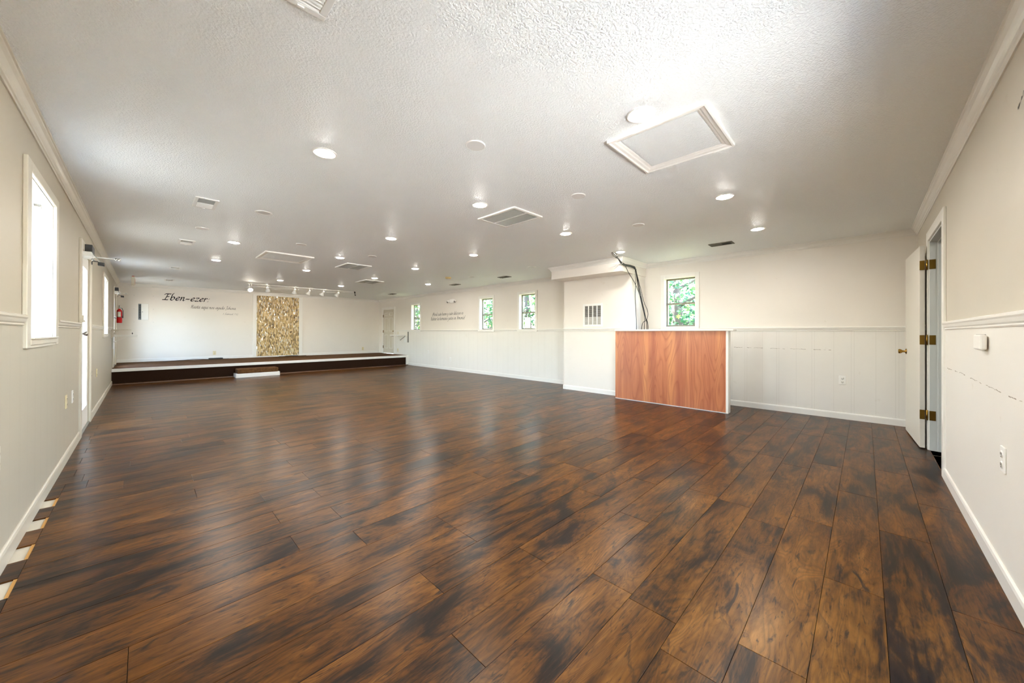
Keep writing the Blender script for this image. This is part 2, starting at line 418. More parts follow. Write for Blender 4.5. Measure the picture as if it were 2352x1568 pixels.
# floor: real planks (one island each) over an underlay
PW, PO, PL = 0.1985, -0.060, 1.324
KNOWN = {5: 1.312, 8: .45, 9: 1.774, 10: 1.337, 11: 1.067, 12: 1.35, 13: 1.067, 14: 1.36, 15: 1.067, 16: 1.40, 17: .75, 19: .76, 3: 1.965}
PATCH = [(2.65, 2.83), (3.034, 3.225), (3.446, 3.63), (3.83, 4.0)]
def build_floor():
    mb = MB(); g = .0008
    def plank(x0, x1, y0, y1):
        if x1-x0 < .004 or y1-y0 < .004: return
        b = .0008; x0 += g; x1 -= g; y0 += g; y1 -= g
        mb.add([(x0,y0,-.008),(x1,y0,-.008),(x1,y1,-.008),(x0,y1,-.008),(x0,y0,-b),(x1,y0,-b),(x1,y1,-b),(x0,y1,-b),
                (x0+b,y0+b,0),(x1-b,y0+b,0),(x1-b,y1-b,0),(x0+b,y1-b,0)],
               [(0,1,5,4),(1,2,6,5),(2,3,7,6),(3,0,4,7),(4,5,9,8),(5,6,10,9),(6,7,11,10),(7,4,8,11),(8,9,10,11)])
    k = -3
    while PO+k*PW < STG_Y+.1:
        y0, y1 = max(PO+k*PW, Y0-.14), min(PO+(k+1)*PW, STG_Y+.1)
        if y1 > Y0-.14:
            off = KNOWN.get(k, R.uniform(0, PL)) % PL
            start = .078 if y1 > 2.4 and y0 < 4.2 else 0.0
            if start == 0 and y0 > 4.1 and k % 2: plank(0, .1, y0, y1); start = .1
            xs = [start]+[x for x in [off+i*PL for i in range(0, 8)] if start+.05 < x < W-.05]+[W]
            for a, b in zip(xs, xs[1:]): plank(a, b, y0, y1)
        k += 1
    for kk in range(-8, -2):
        plank(4.9, 6.3, PO+kk*PW, min(PO+(kk+1)*PW, Y0-.142))
    ys = [2.322]+[v for p in PATCH for v in p]+[4.307]
    for i in range(0, len(ys)-1, 2): plank(0, .078, ys[i], ys[i+1])
    fl = smesh('floor', mb, 'floor', 'dark glossy hickory plank floor')
    MB().box(-.16, .1, Y0-.14, L+.14, -.05, -.0085).build('underlay', 'underlay', fl)
    MB().box(.1, W+.14, Y0-.14, L+.14, -.05, -.0085).build('subfloor', 'slot_dark', fl)
    for a, b in PATCH:
        MB().box(.066, .0785, a+.002, b-.002, -.0085, -.0025).build('plank_edge', 'mdf_core', fl)['label'] = 'bare orange plank edge at a gap'
build_floor()

CROWN = [(0, .078), (.007, .078), (.010, .068), (.016, .063), (.018, .052), (.026, .042), (.036, .026), (.047, .016), (.050, .010), (.057, .007), (.058, 0), (0, 0)]
RAIL = [(0, 0), (.009, 0), (.012, .006), (.010, .012), (.016, .020), (.019, .030), (.021, .038), (.026, .046), (.026, .056), (.018, .062), (0, .062)]
BASE = [(0, 0), (.013, 0), (.013, .072), (.009, .084), (.004, .088), (0, .088)]
def sweep(prof, a, b, nrm, zbase, down=False):
    n = Vector(nrm)
    poly = [n*o+Vector((0, 0, (-d if down else d))) for o, d in prof]
    return MB().prism(poly, (a[0], a[1], zbase), (b[0], b[1], zbase))
def join(*mbs):
    o = MB()
    for m in mbs: o.add(m.v, m.f)
    return o
COL_X, COL_Y0, COL_Y1 = 6.57, 2.97, 4.45
SOF_X, SOF_Z = 6.15, 2.21
tn = [0]
def trim(mb, mat, label, bevel=0):
    tn[0] += 1
    return smesh('trim_%d' % tn[0], mb, mat, label, bevel)
# crown moulding
trim(sweep(CROWN, (0, Y0), (0, L), (1,0,0), H, True), 'old_trim_paint', 'stepped crown moulding along the left wall')
trim(sweep(CROWN, (0, L), (W, L), (0,-1,0), H, True), 'trim_paint', 'crown moulding above the stage wall')
trim(sweep(CROWN, (0, Y0), (W, Y0), (0,1,0), H, True), 'trim_paint', 'crown moulding above the open door')
trim(sweep(CROWN, (W, COL_Y1), (W, L), (-1,0,0), H, True), 'trim_paint', 'crown moulding over the far windows')
trim(sweep(CROWN, (W, Y0), (W, COL_Y0), (-1,0,0), H, True), 'trim_paint', 'crown moulding over the near window')
def soffit_crown():
    m = MB(); pts = [((W, COL_Y0-.02), (0,-1,0)), ((SOF_X, COL_Y0-.02), (-1,-1,0)), ((SOF_X, COL_Y1), (-1,1,0)), ((W, COL_Y1), (0,1,0))]
    n = len(CROWN)
    for (x, y), d in pts:
        m.v += [(x+d[0]*o, y+d[1]*o, H-dr) for o, dr in CROWN]
    for i in range(3):
        for k in range(n): m.f.append((i*n+k, i*n+(k+1)%n, (i+1)*n+(k+1)%n, (i+1)*n+k)); m.sm.append(False)
    return m
trim(soffit_crown(), 'trim_paint', 'crown moulding wrapping the boxed soffit')
# chair rails
def rails(spans, a_axis, pos, nrm, mat, label):
    ms = []
    for u0, u1 in spans:
        a, b = ((pos, u0), (pos, u1)) if a_axis == 'y' else ((u0, pos), (u1, pos))
        ms.append(sweep(RAIL, a, b, nrm, RZ0))
    trim(join(*ms), mat, label)
rails([(Y0, 3.41), (4.53, 5.99), (7.16, 9.12), (10.26, STG_Y-.1)], 'y', 0, (1,0,0), 'old_trim_paint', 'chair rail along the left wall')
rails([(COL_Y1, 5.62), (6.285, 7.135), (7.805, 10.81), (11.495, 12.62)], 'y', W, (-1,0,0), 'trim_paint', 'chair rail under the far windows')
rails([(Y0, 2.01), (2.67, COL_Y0)], 'y', W, (-1,0,0), 'trim_paint', 'chair rail right of the counter')
rails([(COL_Y0, COL_Y1)], 'y', COL_X, (-1,0,0), 'trim_paint', 'chair rail across the column')
rails([(0, 1.16), (2.79, 4.93), (6.03, W)], 'x', Y0, (0,1,0), 'trim_paint', 'chair rail beside the open door')
# wainscot sheets
def wains(spans, axis, pos, d, label):
    ms = []
    for u0, u1, z0 in spans:
        ms.append(MB().box(pos, pos+d, u0, u1, z0, RZ0+.01) if axis == 'y' else MB().box(u0, u1, pos, pos+d, z0, RZ0+.01))
    trim(join(*ms), 'wainscot_'+axis, label)
def wains_left():
    mb = wall_mb('x', 0.0, .004, Y0, STG_Y, 0, RZ0+.01, [(3.42, 4.52, 1.06, 3), (5.99, 7.16, -1, 3), (9.14, 10.24, 1.06, 3)])
    trim(mb, 'aged_dimmed_wainscot', 'scuffed grooved panelling on the lower left wall')
wains_left()
wains([(COL_Y1, STG_Y, 0), (STG_Y, 12.61, STG_Z)], 'y', W, -.004, 'white grooved panelling under the far windows')
wains([(Y0, COL_Y0, 0)], 'y', W, -.004, 'white grooved panelling right of the counter')
wains([(0, 1.16, 0), (2.79, 4.93, 0)], 'x', Y0, .004, 'white grooved panelling right of the open door')
# baseboards
bb = lambda *sp: join(*[sweep(BASE, a, b, n, z) for a, b, n, z in sp])
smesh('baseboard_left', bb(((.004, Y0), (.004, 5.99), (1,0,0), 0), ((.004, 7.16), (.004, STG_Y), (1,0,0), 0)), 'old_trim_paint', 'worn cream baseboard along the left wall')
smesh('baseboard_right', bb(((W-.004, COL_Y1), (W-.004, STG_Y), (-1,0,0), 0), ((COL_X, COL_Y0), (COL_X, COL_Y1+.013), (-1,0,0), 0), ((W, COL_Y1), (COL_X, COL_Y1), (0,1,0), 0),
                        ((W-.004, Y0), (W-.004, COL_Y0), (-1,0,0), 0)), 'trim_paint', 'white baseboard along the window wall')
smesh('baseboard_front', bb(((2.8, Y0+.004), (4.93, Y0+.004), (0,1,0), 0), ((6.03, Y0), (W, Y0), (0,1,0), 0)), 'trim_paint', 'white baseboard right of the open door')
smesh('baseboard_back', bb(((0, L), (2.92, L), (0,-1,0), STG_Z), ((4.34, L), (W, L), (0,-1,0), STG_Z)), 'trim_paint', 'white baseboard at the back of the stage')
# column and soffit
cl = smesh('column', MB().box(COL_X, W, COL_Y0, COL_Y1, 0, SOF_Z), 'wall_paint', 'boxed white column beside the wooden counter')
def soffit_mb():
    m = MB(); n = 16
    m.box(SOF_X, W, COL_Y0-.02, COL_Y1, SOF_Z, H)
    return m
smesh('soffit_beam', soffit_mb(), 'wall_paint', 'boxed soffit over the column at the ceiling')
# puckered skin pulled around the cables at the soffit corner
def pucker():
    m = MB(); n, k = 40, 8; cx, cz = COL_Y0+.02, 2.305
    for j in range(k+1):
        r = .012+.125*j/k
        for i in range(n):
            a = 2*PI*i/n; h = .010*(1-j/k)*(1+.8*math.sin(a*9+j*.5))+.0005
            yy = max(COL_Y0-.0195, min(COL_Y1, cx+math.cos(a)*r*1.6)); zz = max(SOF_Z+.001, min(2.362, cz+math.sin(a)*r*.7))
            m.v.append((SOF_X-h, yy, zz))
    for j in range(k):
        for i in range(n): m.f.append((j*n+i, j*n+(i+1)%n, (j+1)*n+(i+1)%n, (j+1)*n+i)); m.sm.append(True)
    return m
trim(pucker(), 'wall_paint', 'puckered patch where the cables bend at the soffit corner')

# ------------------------------------------------------------------ windows
def window_right(i, y0, y1, z0, z1, label):
    s = struct('window_%d' % i, label, (W, (y0+y1)/2, z0)); cw, ct = .066, .018
    c = MB()
    c.box(W-ct, W, y0-cw, y0, RZ0, z1+cw); c.box(W-ct, W, y1, y1+cw, RZ0, z1+cw); c.box(W-ct, W, y0, y1, z1, z1+cw)
    c.box(W-ct-.006, W, y0-cw, y1+cw, RZ0-.004, z0); c.build('casing', 'trim_paint', s, .003)
    fx0, fx1, fw = W+.085, W+.125, .028; zm = z0+(z1-z0)*.475
    f = MB(); f.box(fx0, fx1, y0, y0+fw, z0, z1); f.box(fx0, fx1, y1-fw, y1, z0, z1); f.box(fx0, fx1, y0+fw, y1-fw, z1-fw, z1); f.box(fx0, fx1, y0+fw, y1-fw, z0, z0+fw)
    f.build('frame', 'bronze_frame', s, .002)
    r = MB().box(fx0-.008, fx1, y0+fw, y1-fw, zm-.016, zm+.016).build('meeting_rail', 'bronze_frame', s, .003)
    MB().box(fx0-.018, fx0-.008, (y0+y1)/2-.025, (y0+y1)/2+.025, zm-.004, zm+.014).build('sash_lock', 'grey_metal', r)
    for a, b, x in ((z0+fw, zm-.016, fx0+.012), (zm+.016, z1-fw, fx0+.026)):
        MB().box(x, x+.004, y0+fw, y1-fw, a, b).build('pane', 'glass', s)
for i, (w, lb) in enumerate(zip(WIN_R, ['small window above the wooden counter', 'small window left of the column', 'small window right of the wall lettering', 'small window nearest the stage'])):
    window_right(i+1, *w, lb)
def window_left(i, y0, y1, z0, z1, label):
    s = struct('window_%d' % i, label, (0, (y0+y1)/2, z0)); cw, ct = .105, .02
    c = MB()
    c.box(0, ct, y0-cw, y0, z0-.062, z1+.066); c.box(0, ct, y1, y1+cw, z0-.062, z1+.066); c.box(0, ct, y0, y1, z1, z1+.066)
    c.build('casing', 'old_trim_paint', s, .004)
    st = MB().box(0, .034, y0-.0, y1+.0, z0-.012, z0); st.box(0, .024, y0-.02, y1+.02, z0-.045, z0-.012); st.box(0, .017, y0-.06, y1+.06, z0-.064, z0-.045)
    st.build('sill', 'old_trim_paint', s, .003)
    a, b, fw, zm = -.155, -.115, .035, (z0+z1)/2
    f = MB(); f.box(a, b, y0, y0+fw, z0, z1); f.box(a, b, y1-fw, y1, z0, z1); f.box(a, b, y0+fw, y1-fw, z1-fw, z1); f.box(a, b, y0+fw, y1-fw, z0, z0+fw)
    f.build('frame', 'white_plastic', s, .002)
    MB().box(a, b+.008, y0+fw, y1-fw, zm-.02, zm+.02).build('meeting_rail', 'white_plastic', s, .003)
    for p, q in ((z0+fw, zm-.02), (zm+.02, z1-fw)): MB().box(a+.016, a+.020, y0+fw, y1-fw, p, q).build('pane', 'glass', s)
    jl = MB(); jl.box(-.16, .001, y0, y0+.006, z0, z1); jl.box(-.16, .001, y1-.006, y1, z0, z1); jl.box(-.16, .001, y0+.006, y1-.006, z1-.006, z1); jl.box(-.16, .001, y0+.006, y1-.006, z0, z0+.006)
    jl.build('jamb_liner', 'white_plastic', s)
    br = MB().box(-.085, -.05, y1-.02, y1-.006, z1-.04, z1-.016); br.box(-.085, -.055, y1-.03, y1-.006, z1-.016, z1-.006)
    br.build('blind_bracket', 'louver_grey', s, .002)
window_left(5, *WIN_L[0], 'deep bright window nearest the camera')
window_left(6, *WIN_L[1], 'bright window between the two glass doors')

# ------------------------------------------------------------------ doors
def fill_entrance():
    x0, x1, z0, z1 = DOOR_FILL; s = struct('door_5', 'added unseen glazed doors in the near wall that brighten the ceiling', (x0, Y0, 0)); cw = .09; xm = (x0+x1)/2
    c = MB(); c.box(x0-cw, x0, Y0, Y0+.018, 0, z1+cw); c.box(x1, x1+cw, Y0, Y0+.018, 0, z1+cw); c.box(x0, x1, Y0, Y0+.018, z1, z1+cw); c.build('casing', 'trim_paint', s, .003)
    for a, b in ((x0, xm), (xm, x1)):
        f = MB(); f.box(a, a+.08, Y0-.09, Y0-.045, .01, z1); f.box(b-.08, b, Y0-.09, Y0-.045, .01, z1); f.box(a+.08, b-.08, Y0-.09, Y0-.045, z1-.1, z1); f.box(a+.08, b-.08, Y0-.09, Y0-.045, .01, .2)
        k = f.build('door_leaf', 'white_plastic', s, .002)
        MB().box(a+.08, b-.08, Y0-.07, Y0-.064, .2, z1-.1).build('pane', 'glass', k)
fill_entrance()
def glass_door(i, y0, y1, z0, z1, label, big):
    s = struct('door_%d' % i, label, (0, (y0+y1)/2, z0)); cw, ct = .10, .02
    c = MB(); c.box(0, ct, y0-cw, y0, z0, z1+cw); c.box(0, ct, y1, y1+cw, z0, z1+cw); c.box(0, ct, y0, y1, z1, z1+cw)
    c.build('casing', 'old_trim_paint', s, .004)
    MB().box(-.16, .012, y0, y1, z0, z0+.012).build('threshold', 'grey_metal', s)
    a, b, st = -.052, -.008, .115
    f = MB(); f.box(a, b, y0+.004, y0+st, z0+.014, z1-.004); f.box(a, b, y1-st, y1-.004, z0+.014, z1-.004)
    f.box(a, b, y0+st, y1-st, z1-st-.03, z1-.004); f.box(a, b, y0+st, y1-st, z0+.014, z0+.24)
    f.build('slab', 'white_plastic', s, .002)
    MB().box(-.034, -.028, y0+st, y1-st, z0+.24, z1-st-.03).build('pane', 'glass', s)
    k = MB().lathe([(.028, 0), (.028, .006), (.011, .008), (.011, .03), (.024, .036), (.029, .05), (.022, .062), (.0, .064)], (b, y0+.06, z0+1.13), (1,0,0), 20, False)
    k.build('knob', 'silver_metal', s)
    # closer: black body on a white housing, folded arm with foot plate, straight arm out into the room
    yc = y0+.3
    cb = MB().box(b+.02, b+.085, yc-.13, yc+.13, z1+.0, z1+.078); cb.build('closer_body', 'black_plastic', s, .006)
    hb = MB().box(b, b+.08, yc-.14, yc+.14, z1-.055, z1-.002); hh = hb.build('closer_housing', 'white_metal', s, .006)
    MB().lathe([(.016, 0), (.016, .02), (.01, .024)], (.07, yc+.05, z1-.055), (0,0,-1), 14).build('spindle', 'silver_metal', hh)
    ar = MB().obox((.104, yc, z1-.056), (.032, .0, -.052), (.0, .014, 0), (.004, 0, .0025)); ar.build('closer_arm', 'grey_metal', s)
    fp = MB().obox((.136, yc, z1-.118), (.026, .0, -.002), (.0, .03, .0), (.0, 0, .02)); fp.build('foot_plate', 'black_plastic', s, .002)
    MB().tube([(.112, yc+.01, z1-.09), (.07, yc+.01, z1-.088), (.064, yc+.01, z1-.098), (.064, yc+.01, z1-.13)], .005, 8).build('hook', 'black_plastic', s)
    xe = .29 if big else .22
    rod = MB().tube([(.0, yc, z1-.04), (xe, yc, z1-.045)], .007, 10); rd = rod.build('stay_arm', 'white_metal', s)
    for dx in (.01, .035): MB().lathe([(.009, -.012), (.011, -.006), (.011, .006), (.009, .012)], (xe-dx, yc, z1-.045), (0,0,1), 12).build('screw', 'silver_metal', rd)
    return s
glass_door(1, *DOOR_L[0], 'white glazed exit door in the left wall', True)
glass_door(2, *DOOR_L[1], 'white glazed exit door on the stage', False)
trim(MB().box(.02, .034, 6.012, 6.04, 1.25, 1.33).box(.02, .045, 6.015, 6.035, 1.255, 1.275), 'old_trim_paint', 'painted catch on the door casing')

def stage_door():
    y0, y1, z0, z1 = DOOR_R
    s = struct('door_3', 'cream panelled door at the right of the stage', (W, (y0+y1)/2, z0)); cw = .09
    c = MB(); c.box(W-.018, W, y0-cw, y0, z0, z1+cw); c.box(W-.018, W, y1, y1+cw, z0, z1+cw); c.box(W-.018, W, y0, y1, z1, z1+cw); c.build('casing', 'trim_paint', s, .003)
    d = MB().box(W+.004, W+.044, y0+.004, y1-.004, z0+.01, z1-.004)
    sl_ = d.build('slab', 'old_trim_paint', s)
    p = MB()
    for a, b in ((y0+.1, (y0+y1)/2-.05), ((y0+y1)/2+.05, y1-.1)):
        for zz0, zz1 in ((z0+.2, z0+.72), (z0+.86, z0+1.36), (z0+1.46, z1-.12)):
            for q in ((a, a+.012, zz0, zz1), (b-.012, b, zz0, zz1), (a, b, zz0, zz0+.012), (a, b, zz1-.012, zz1)):
                p.box(W-.002, W+.004, q[0], q[1], q[2], q[3])
    p.build('panel_moulding', 'trim_paint', s)
    MB().lathe([(.03, 0), (.03, .006), (.011, .01), (.011, .03), (.026, .038), (.03, .05), (.02, .064), (0, .065)], (W+.004, y0+.07, z0+.69), (-1,0,0), 18, False).build('knob', 'brass', s)
    MB().lathe([(.024, 0), (.024, .012), (.018, .018), (0, .018)], (W+.004, y0+.07, z0+.86), (-1,0,0), 16, False).build('deadbolt', 'brass', s)
    for z in (z0+.25, z0+.85, z0+1.45): MB().box(W-.02, W-.001, y1-.012, y1+.006, z-.05, z+.05).build('hinge', 'old_brass', s)
stage_door()

def open_door():
    x0, x1, z0, z1 = DOOR_F
    s = struct('door_4', 'white flush door folded open against the near right wall', (x1, Y0, 0)); cw = .09
    c = MB(); c.box(x0-cw, x0, Y0, Y0+.018, 0, z1+cw); c.box(x1, x1+cw, Y0, Y0+.018, 0, z1+cw); c.box(x0, x1, Y0, Y0+.018, z1, z1+cw); c.build('casing', 'trim_paint', s, .003)
    j = MB(); j.box(x1-.016, x1, Y0-.14, Y0+.004, 0, z1); j.box(x0, x0+.016, Y0-.14, Y0+.004, 0, z1); j.box(x0+.016, x1-.016, Y0-.14, Y0+.004, z1-.016, z1)
    j.build('jamb', 'door_grey', s, .002)
    q = MB(); q.box(x1-.028, x1-.016, Y0-.085, Y0-.048, 0, z1-.016); q.box(x0+.016, x0+.028, Y0-.085, Y0-.048, 0, z1-.016); q.box(x0+.028, x1-.028, Y0-.085, Y0-.048, z1-.028, z1-.016)
    q.build('door_stop', 'door_grey', s, .002)
    # slab swung right round, lying almost along the wall
    a = Vector((x1+.014, Y0+.040, 0)); d = Vector((.9985, .052, 0)).normalized(); n = Vector((-d.y, d.x, 0)); wd_, th = .90, .036
    cen = a+d*(wd_/2)+n*(th/2)-n*.008
    sb = MB().obox((cen.x, cen.y, .012+1.012), d*(wd_/2), n*(th/2), (0, 0, 1.012)).build('slab', 'door_white', s, .002)
    for zc in (1.839, 1.092, .344):
        h = MB()
        hx = x1+.004
        h.box(hx-.022, hx-.0195, Y0-.036, Y0+.006, zc-.047, zc+.047)
        h.obox((a.x-.0015, a.y+.011, zc), (.001, 0, 0), (0, .017, 0), (0, 0, .047))
        h.tube([(hx-.006, Y0+.020, zc-.05), (hx-.006, Y0+.020, zc+.05)], .0075, 12)
        h.build('hinge', 'brass', s)
    kp = a+d*(wd_-.07)+n*(th-.008)
    k = MB().lathe([(.032, 0), (.032, .006), (.012, .012), (.012, .03), (.022, .042), (.027, .055), (.024, .066), (.0, .068)], (kp.x, kp.y, .945), tuple(n), 22, False)
    k.build('knob', 'brass', s)
    # room beyond
    smesh('wall_hallway', join(MB().box(x0-1.2, x1+.6, Y0-2.0, Y0-1.9, 0, H), MB().box(x0-1.3, x0-1.2, Y0-2, Y0-.14, 0, H), MB().box(x1+.5, x1+.6, Y0-2, Y0-.14, 0, H),
          MB().box(x0-1.3, x1+.6, Y0-2, Y0-.14, H, H+.05), MB().box(x0-1.3, x1+.6, Y0-2, Y0-.14, -.06, -.01)), 'dim_paint', 'dim room beyond the open door')
    MB().lathe([(.07, 0), (.07, -.01), (0, -.014)], (x0+.1, Y0-1.2, H), (0,0,1), 20, False).build('hall_fill_lamp', 'hall_fill', bpy.data.objects['wall_hallway'])  # added unseen lamp, lifts the dark floor behind the open door
open_door()

# ------------------------------------------------------------------ ceiling fittings
def downlight(lit):
    t = thing('recessed_light', '', 'ceiling light')
    MB().lathe([(.082, 0), (.082, -.004), (.076, -.007), (.064, -.006), (.058, -.002)], (0,0,0), (0,0,1), 36, False).build('trim_ring', 'white_metal', t)
    if lit: MB().lathe([(.058, -.002), (.056, -.006), (.046, -.010), (.03, -.0125), (.014, -.014), (0, -.0142)], (0,0,0), (0,0,1), 24, False).build('lens', 'lens_lit', t)['label'] = 'glowing lens'
    else: MB().lathe([(.058, -.002), (.05, -.0012), (.04, -.0008), (.02, -.0015), (0, -.002)], (0,0,0), (0,0,1), 24, False).build('lens', 'lens_off', t)['label'] = 'dark lens'
    return t
PX, PY = [1.39, 2.852, 4.31, 5.775], [.945, 2.775, 4.64, 6.475, 8.305, 10.373]
OFF = {(0, 2), (3, 2), (3, 3)}
SKIP = {(0, 5), (3, 5)}
OR = ['first', 'second', 'third', 'fourth', 'fifth', 'sixth']
RN = ['nearest', 'second', 'third', 'fourth', 'fifth', 'farthest']
lit_p = off_p = None
for j, y in enumerate(PY):
    for i, x in enumerate(PX):
        if (i, j) in SKIP: continue
        xx = 2.53 if (i, j) == (1, 0) else x
        lit = (i, j) not in OFF
        lab = '%s round recessed light, %s from the left wall in the %s row from the camera' % ('lit' if lit else 'unlit', OR[i-(1 if j == 5 else 0)], RN[j])
        if (i, j) == (1, 0): lab = 'lit round recessed light touching the corner of the large attic hatch'
        if (i, j) == (0, 0): lab = 'lit round recessed light just above the top edge of the photo'
        proto = lit_p if lit else off_p
        if proto is None:
            o = downlight(lit); o.location = (xx, y, H)
            if lit: lit_p = o
            else: off_p = o
            o['label'] = lab
        else: o = dup(proto, (xx, y, H), 0, lab)
        o['group'] = 'recessed ceiling lights'
sp0 = None
for x, y, lab in ((2.075, 1.913, 'round white speaker cover nearest the camera, on open ceiling'), (3.333, 1.924, 'round white speaker cover beyond the near return grille, middle of the front three'),
                  (4.598, 1.928, 'round white speaker cover above the black cable bundle'), (.993, 5.886, 'round white speaker cover between two left registers'),
                  (2.10, 5.911, 'round white speaker cover in front of the far attic hatch'), (3.184, 5.95, 'round white speaker cover in front of the middle return grille')):
    if sp0 is None:
        sp0 = thing('ceiling_speaker', lab, 'speaker', (x, y, H), 0, 'round ceiling speaker covers')
        MB().lathe([(.068, 0), (.068, -.005), (.064, -.008), (.062, -.008), (.060, -.006)], (x, y, H), (0,0,1), 36, False).build('rim', 'white_metal', sp0)
        MB().lathe([(.060, -.006), (.03, -.0072), (0, -.0075)], (x, y, H), (0,0,1), 36, False).build('grille', 'speaker_white', sp0)
    else: dup(sp0, (x, y, H), 0, lab)
def hatch(x0, x1, y0, y1, label):
    t = thing('attic_hatch', label, 'hatch', ((x0+x1)/2, (y0+y1)/2, H), 0, 'attic hatches'); w = .062
    prof = [(0, 0), (0, .020), (.010, .022), (.018, .016), (.036, .013), (.046, .008), (.054, .007), (w, .004), (w, 0)]
    m = MB(); n = len(prof); cs = [((x0, y0), (1, 1)), ((x1, y0), (-1, 1)), ((x1, y1), (-1, -1)), ((x0, y1), (1, -1))]
    for (x, y), (dx, dy) in cs: m.v += [(x+dx*o, y+dy*o, H-d) for o, d in prof]
    for i in range(4):
        for k in range(n): m.f.append((i*n+k, i*n+(k+1)%n, ((i+1)%4)*n+(k+1)%n, ((i+1)%4)*n+k)); m.sm.append(False)
    m.build('frame_moulding', 'trim_paint', t)
    MB().box(x0+w+.004, x1-w-.004, y0+w+.004, y1-w-.004, H-.004, H+.001).build('panel', 'ceiling', t)
hatch(2.652, 3.282, .630, 1.237, 'large framed attic hatch in the ceiling nearest the camera')
hatch(1.828, 2.53, 6.75, 7.48, 'framed attic hatch far down the ceiling before the track lights')
def grille(x0, x1, y0, y1, label):
    t = thing('return_grille', label, 'air grille', ((x0+x1)/2, (y0+y1)/2, H), 0, 'ceiling return grilles'); b = .036
    f = MB(); f.box(x0, x1, y0, y0+b, H-.016, H); f.box(x0, x1, y1-b, y1, H-.016, H); f.box(x0, x0+b, y0+b, y1-b, H-.016, H); f.box(x1-b, x1, y0+b, y1-b, H-.016, H)
    f.build('frame', 'white_metal', t, .004)
    MB().box((x0+x1)/2-.008, (x0+x1)/2+.008, y0+b, y1-b, H-.014, H-.001).build('centre_bar', 'white_metal', t)
    MB().box(x0+b, x1-b, y0+b, y1-b, H-.002, H).build('filter', 'cavity_dark', t)
    s = MB(); n = 36
    for i in range(n):
        yy = y0+b+(i+.5)*(y1-y0-2*b)/n
        s.obox(((x0+x1)/2, yy, H-.008), ((x1-x0)/2-b, 0, 0), (0, .0028, -.0042), (0, .0004, .0003))
    s.build('louvers', 'louver_grey', t)
grille(3.113, 3.562, 2.543, 3.12, 'square return air grille nearest the camera, behind the large hatch')
grille(3.11, 3.575, 6.83, 7.44, 'square return air grille mid ceiling, level with the far hatch')
grille(4.25, 4.725, 8.66, 9.28, 'square return air grille farthest away, near the stage')
def register(name, label, hx, hy, mat_l, mat_b, group):
    t = thing(name, label, 'air vent', (0, 0, 0), 0, group); b = .028
    f = MB(); f.box(-hx, hx, -hy, -hy+b, -.010, 0); f.box(-hx, hx, hy-b, hy, -.010, 0); f.box(-hx, -hx+b, -hy+b, hy-b, -.010, 0); f.box(hx-b, hx, -hy+b, hy-b, -.010, 0)
    f.box(-hx+b, hx-b, -.004, .004, -.009, -.001)
    f.build('frame', mat_l, t, .003)
    MB().box(-hx+b, hx-b, -hy+b, hy-b, -.002, 0).build('duct_shade_plate', mat_b, t)  # flat dark plate, its colour stands in for shade inside the duct
    for sg in (-1, 1):
        s = MB()
        n = 9
        for i in range(n):
            yy = sg*(.008+(i+.5)*(hy-b-.008)/n)
            s.obox((0, yy, -.006), (hx-b, 0, 0), (0, .0052 if sg > 0 else .0032, -.003*sg), (0, .0003, .0004))
        s.build('louver_bank', mat_l, t)
    MB().box(-.012, .012, hy-.018, hy-.010, -.016, -.009).build('damper_lever', mat_l, t)
    return t
lregs = [(.913, 4.71, 'white ceiling register near the left wall, before the unlit light'), (.91, 1.41, 'white ceiling register cut by the top edge of the photo'),
         (.91, 6.95, 'white ceiling register near the left wall, level with the glass door'), (.925, 9.94, 'white ceiling register near the left wall, third from the camera of the row seen'),
         (.93, 12.32, 'white ceiling register near the left wall, above the stage')]
r0 = register('ceiling_register', lregs[0][2], .09, .185, 'white_metal', 'duct_shade_grey', 'registers along the left wall')
r0.location = (lregs[0][0], lregs[0][1], H)
for x, y, lab in lregs[1:]: dup(r0, (x, y, H), 0, lab)
rregs = [(6.29, 1.475, 'dark two-part ceiling register near the crown above the blank right wall'), (6.30, 5.94, 'thin dark ceiling register above the window left of the column'),
         (6.31, 7.835, 'thin dark ceiling register right of the emergency light'), (6.29, 11.28, 'thin dark ceiling register above the window nearest the stage')]
r1 = register('ceiling_register', rregs[0][2], .085, .15, 'register_brown', 'cavity_dark', 'registers along the window wall')
r1.location = (rregs[0][0], rregs[0][1], H)
for x, y, lab in rregs[1:]: dup(r1, (x, y, H), 0, lab)
t = thing('smoke_detector', 'yellowed smoke detector on the ceiling toward the right wall', 'smoke detector', (5.44, 6.93, H))
MB().lathe([(.07, 0), (.07, -.012), (.062, -.03), (.05, -.036), (0, -.037)], (5.44, 6.93, H), (0,0,1), 28, False).build('body', 'yellowed_plastic', t)
MB().lathe([(.02, -.036), (.02, -.042), (0, -.043)], (5.44, 6.93, H), (0,0,1), 16, False).build('sensor_cap', 'almond_plastic', t)

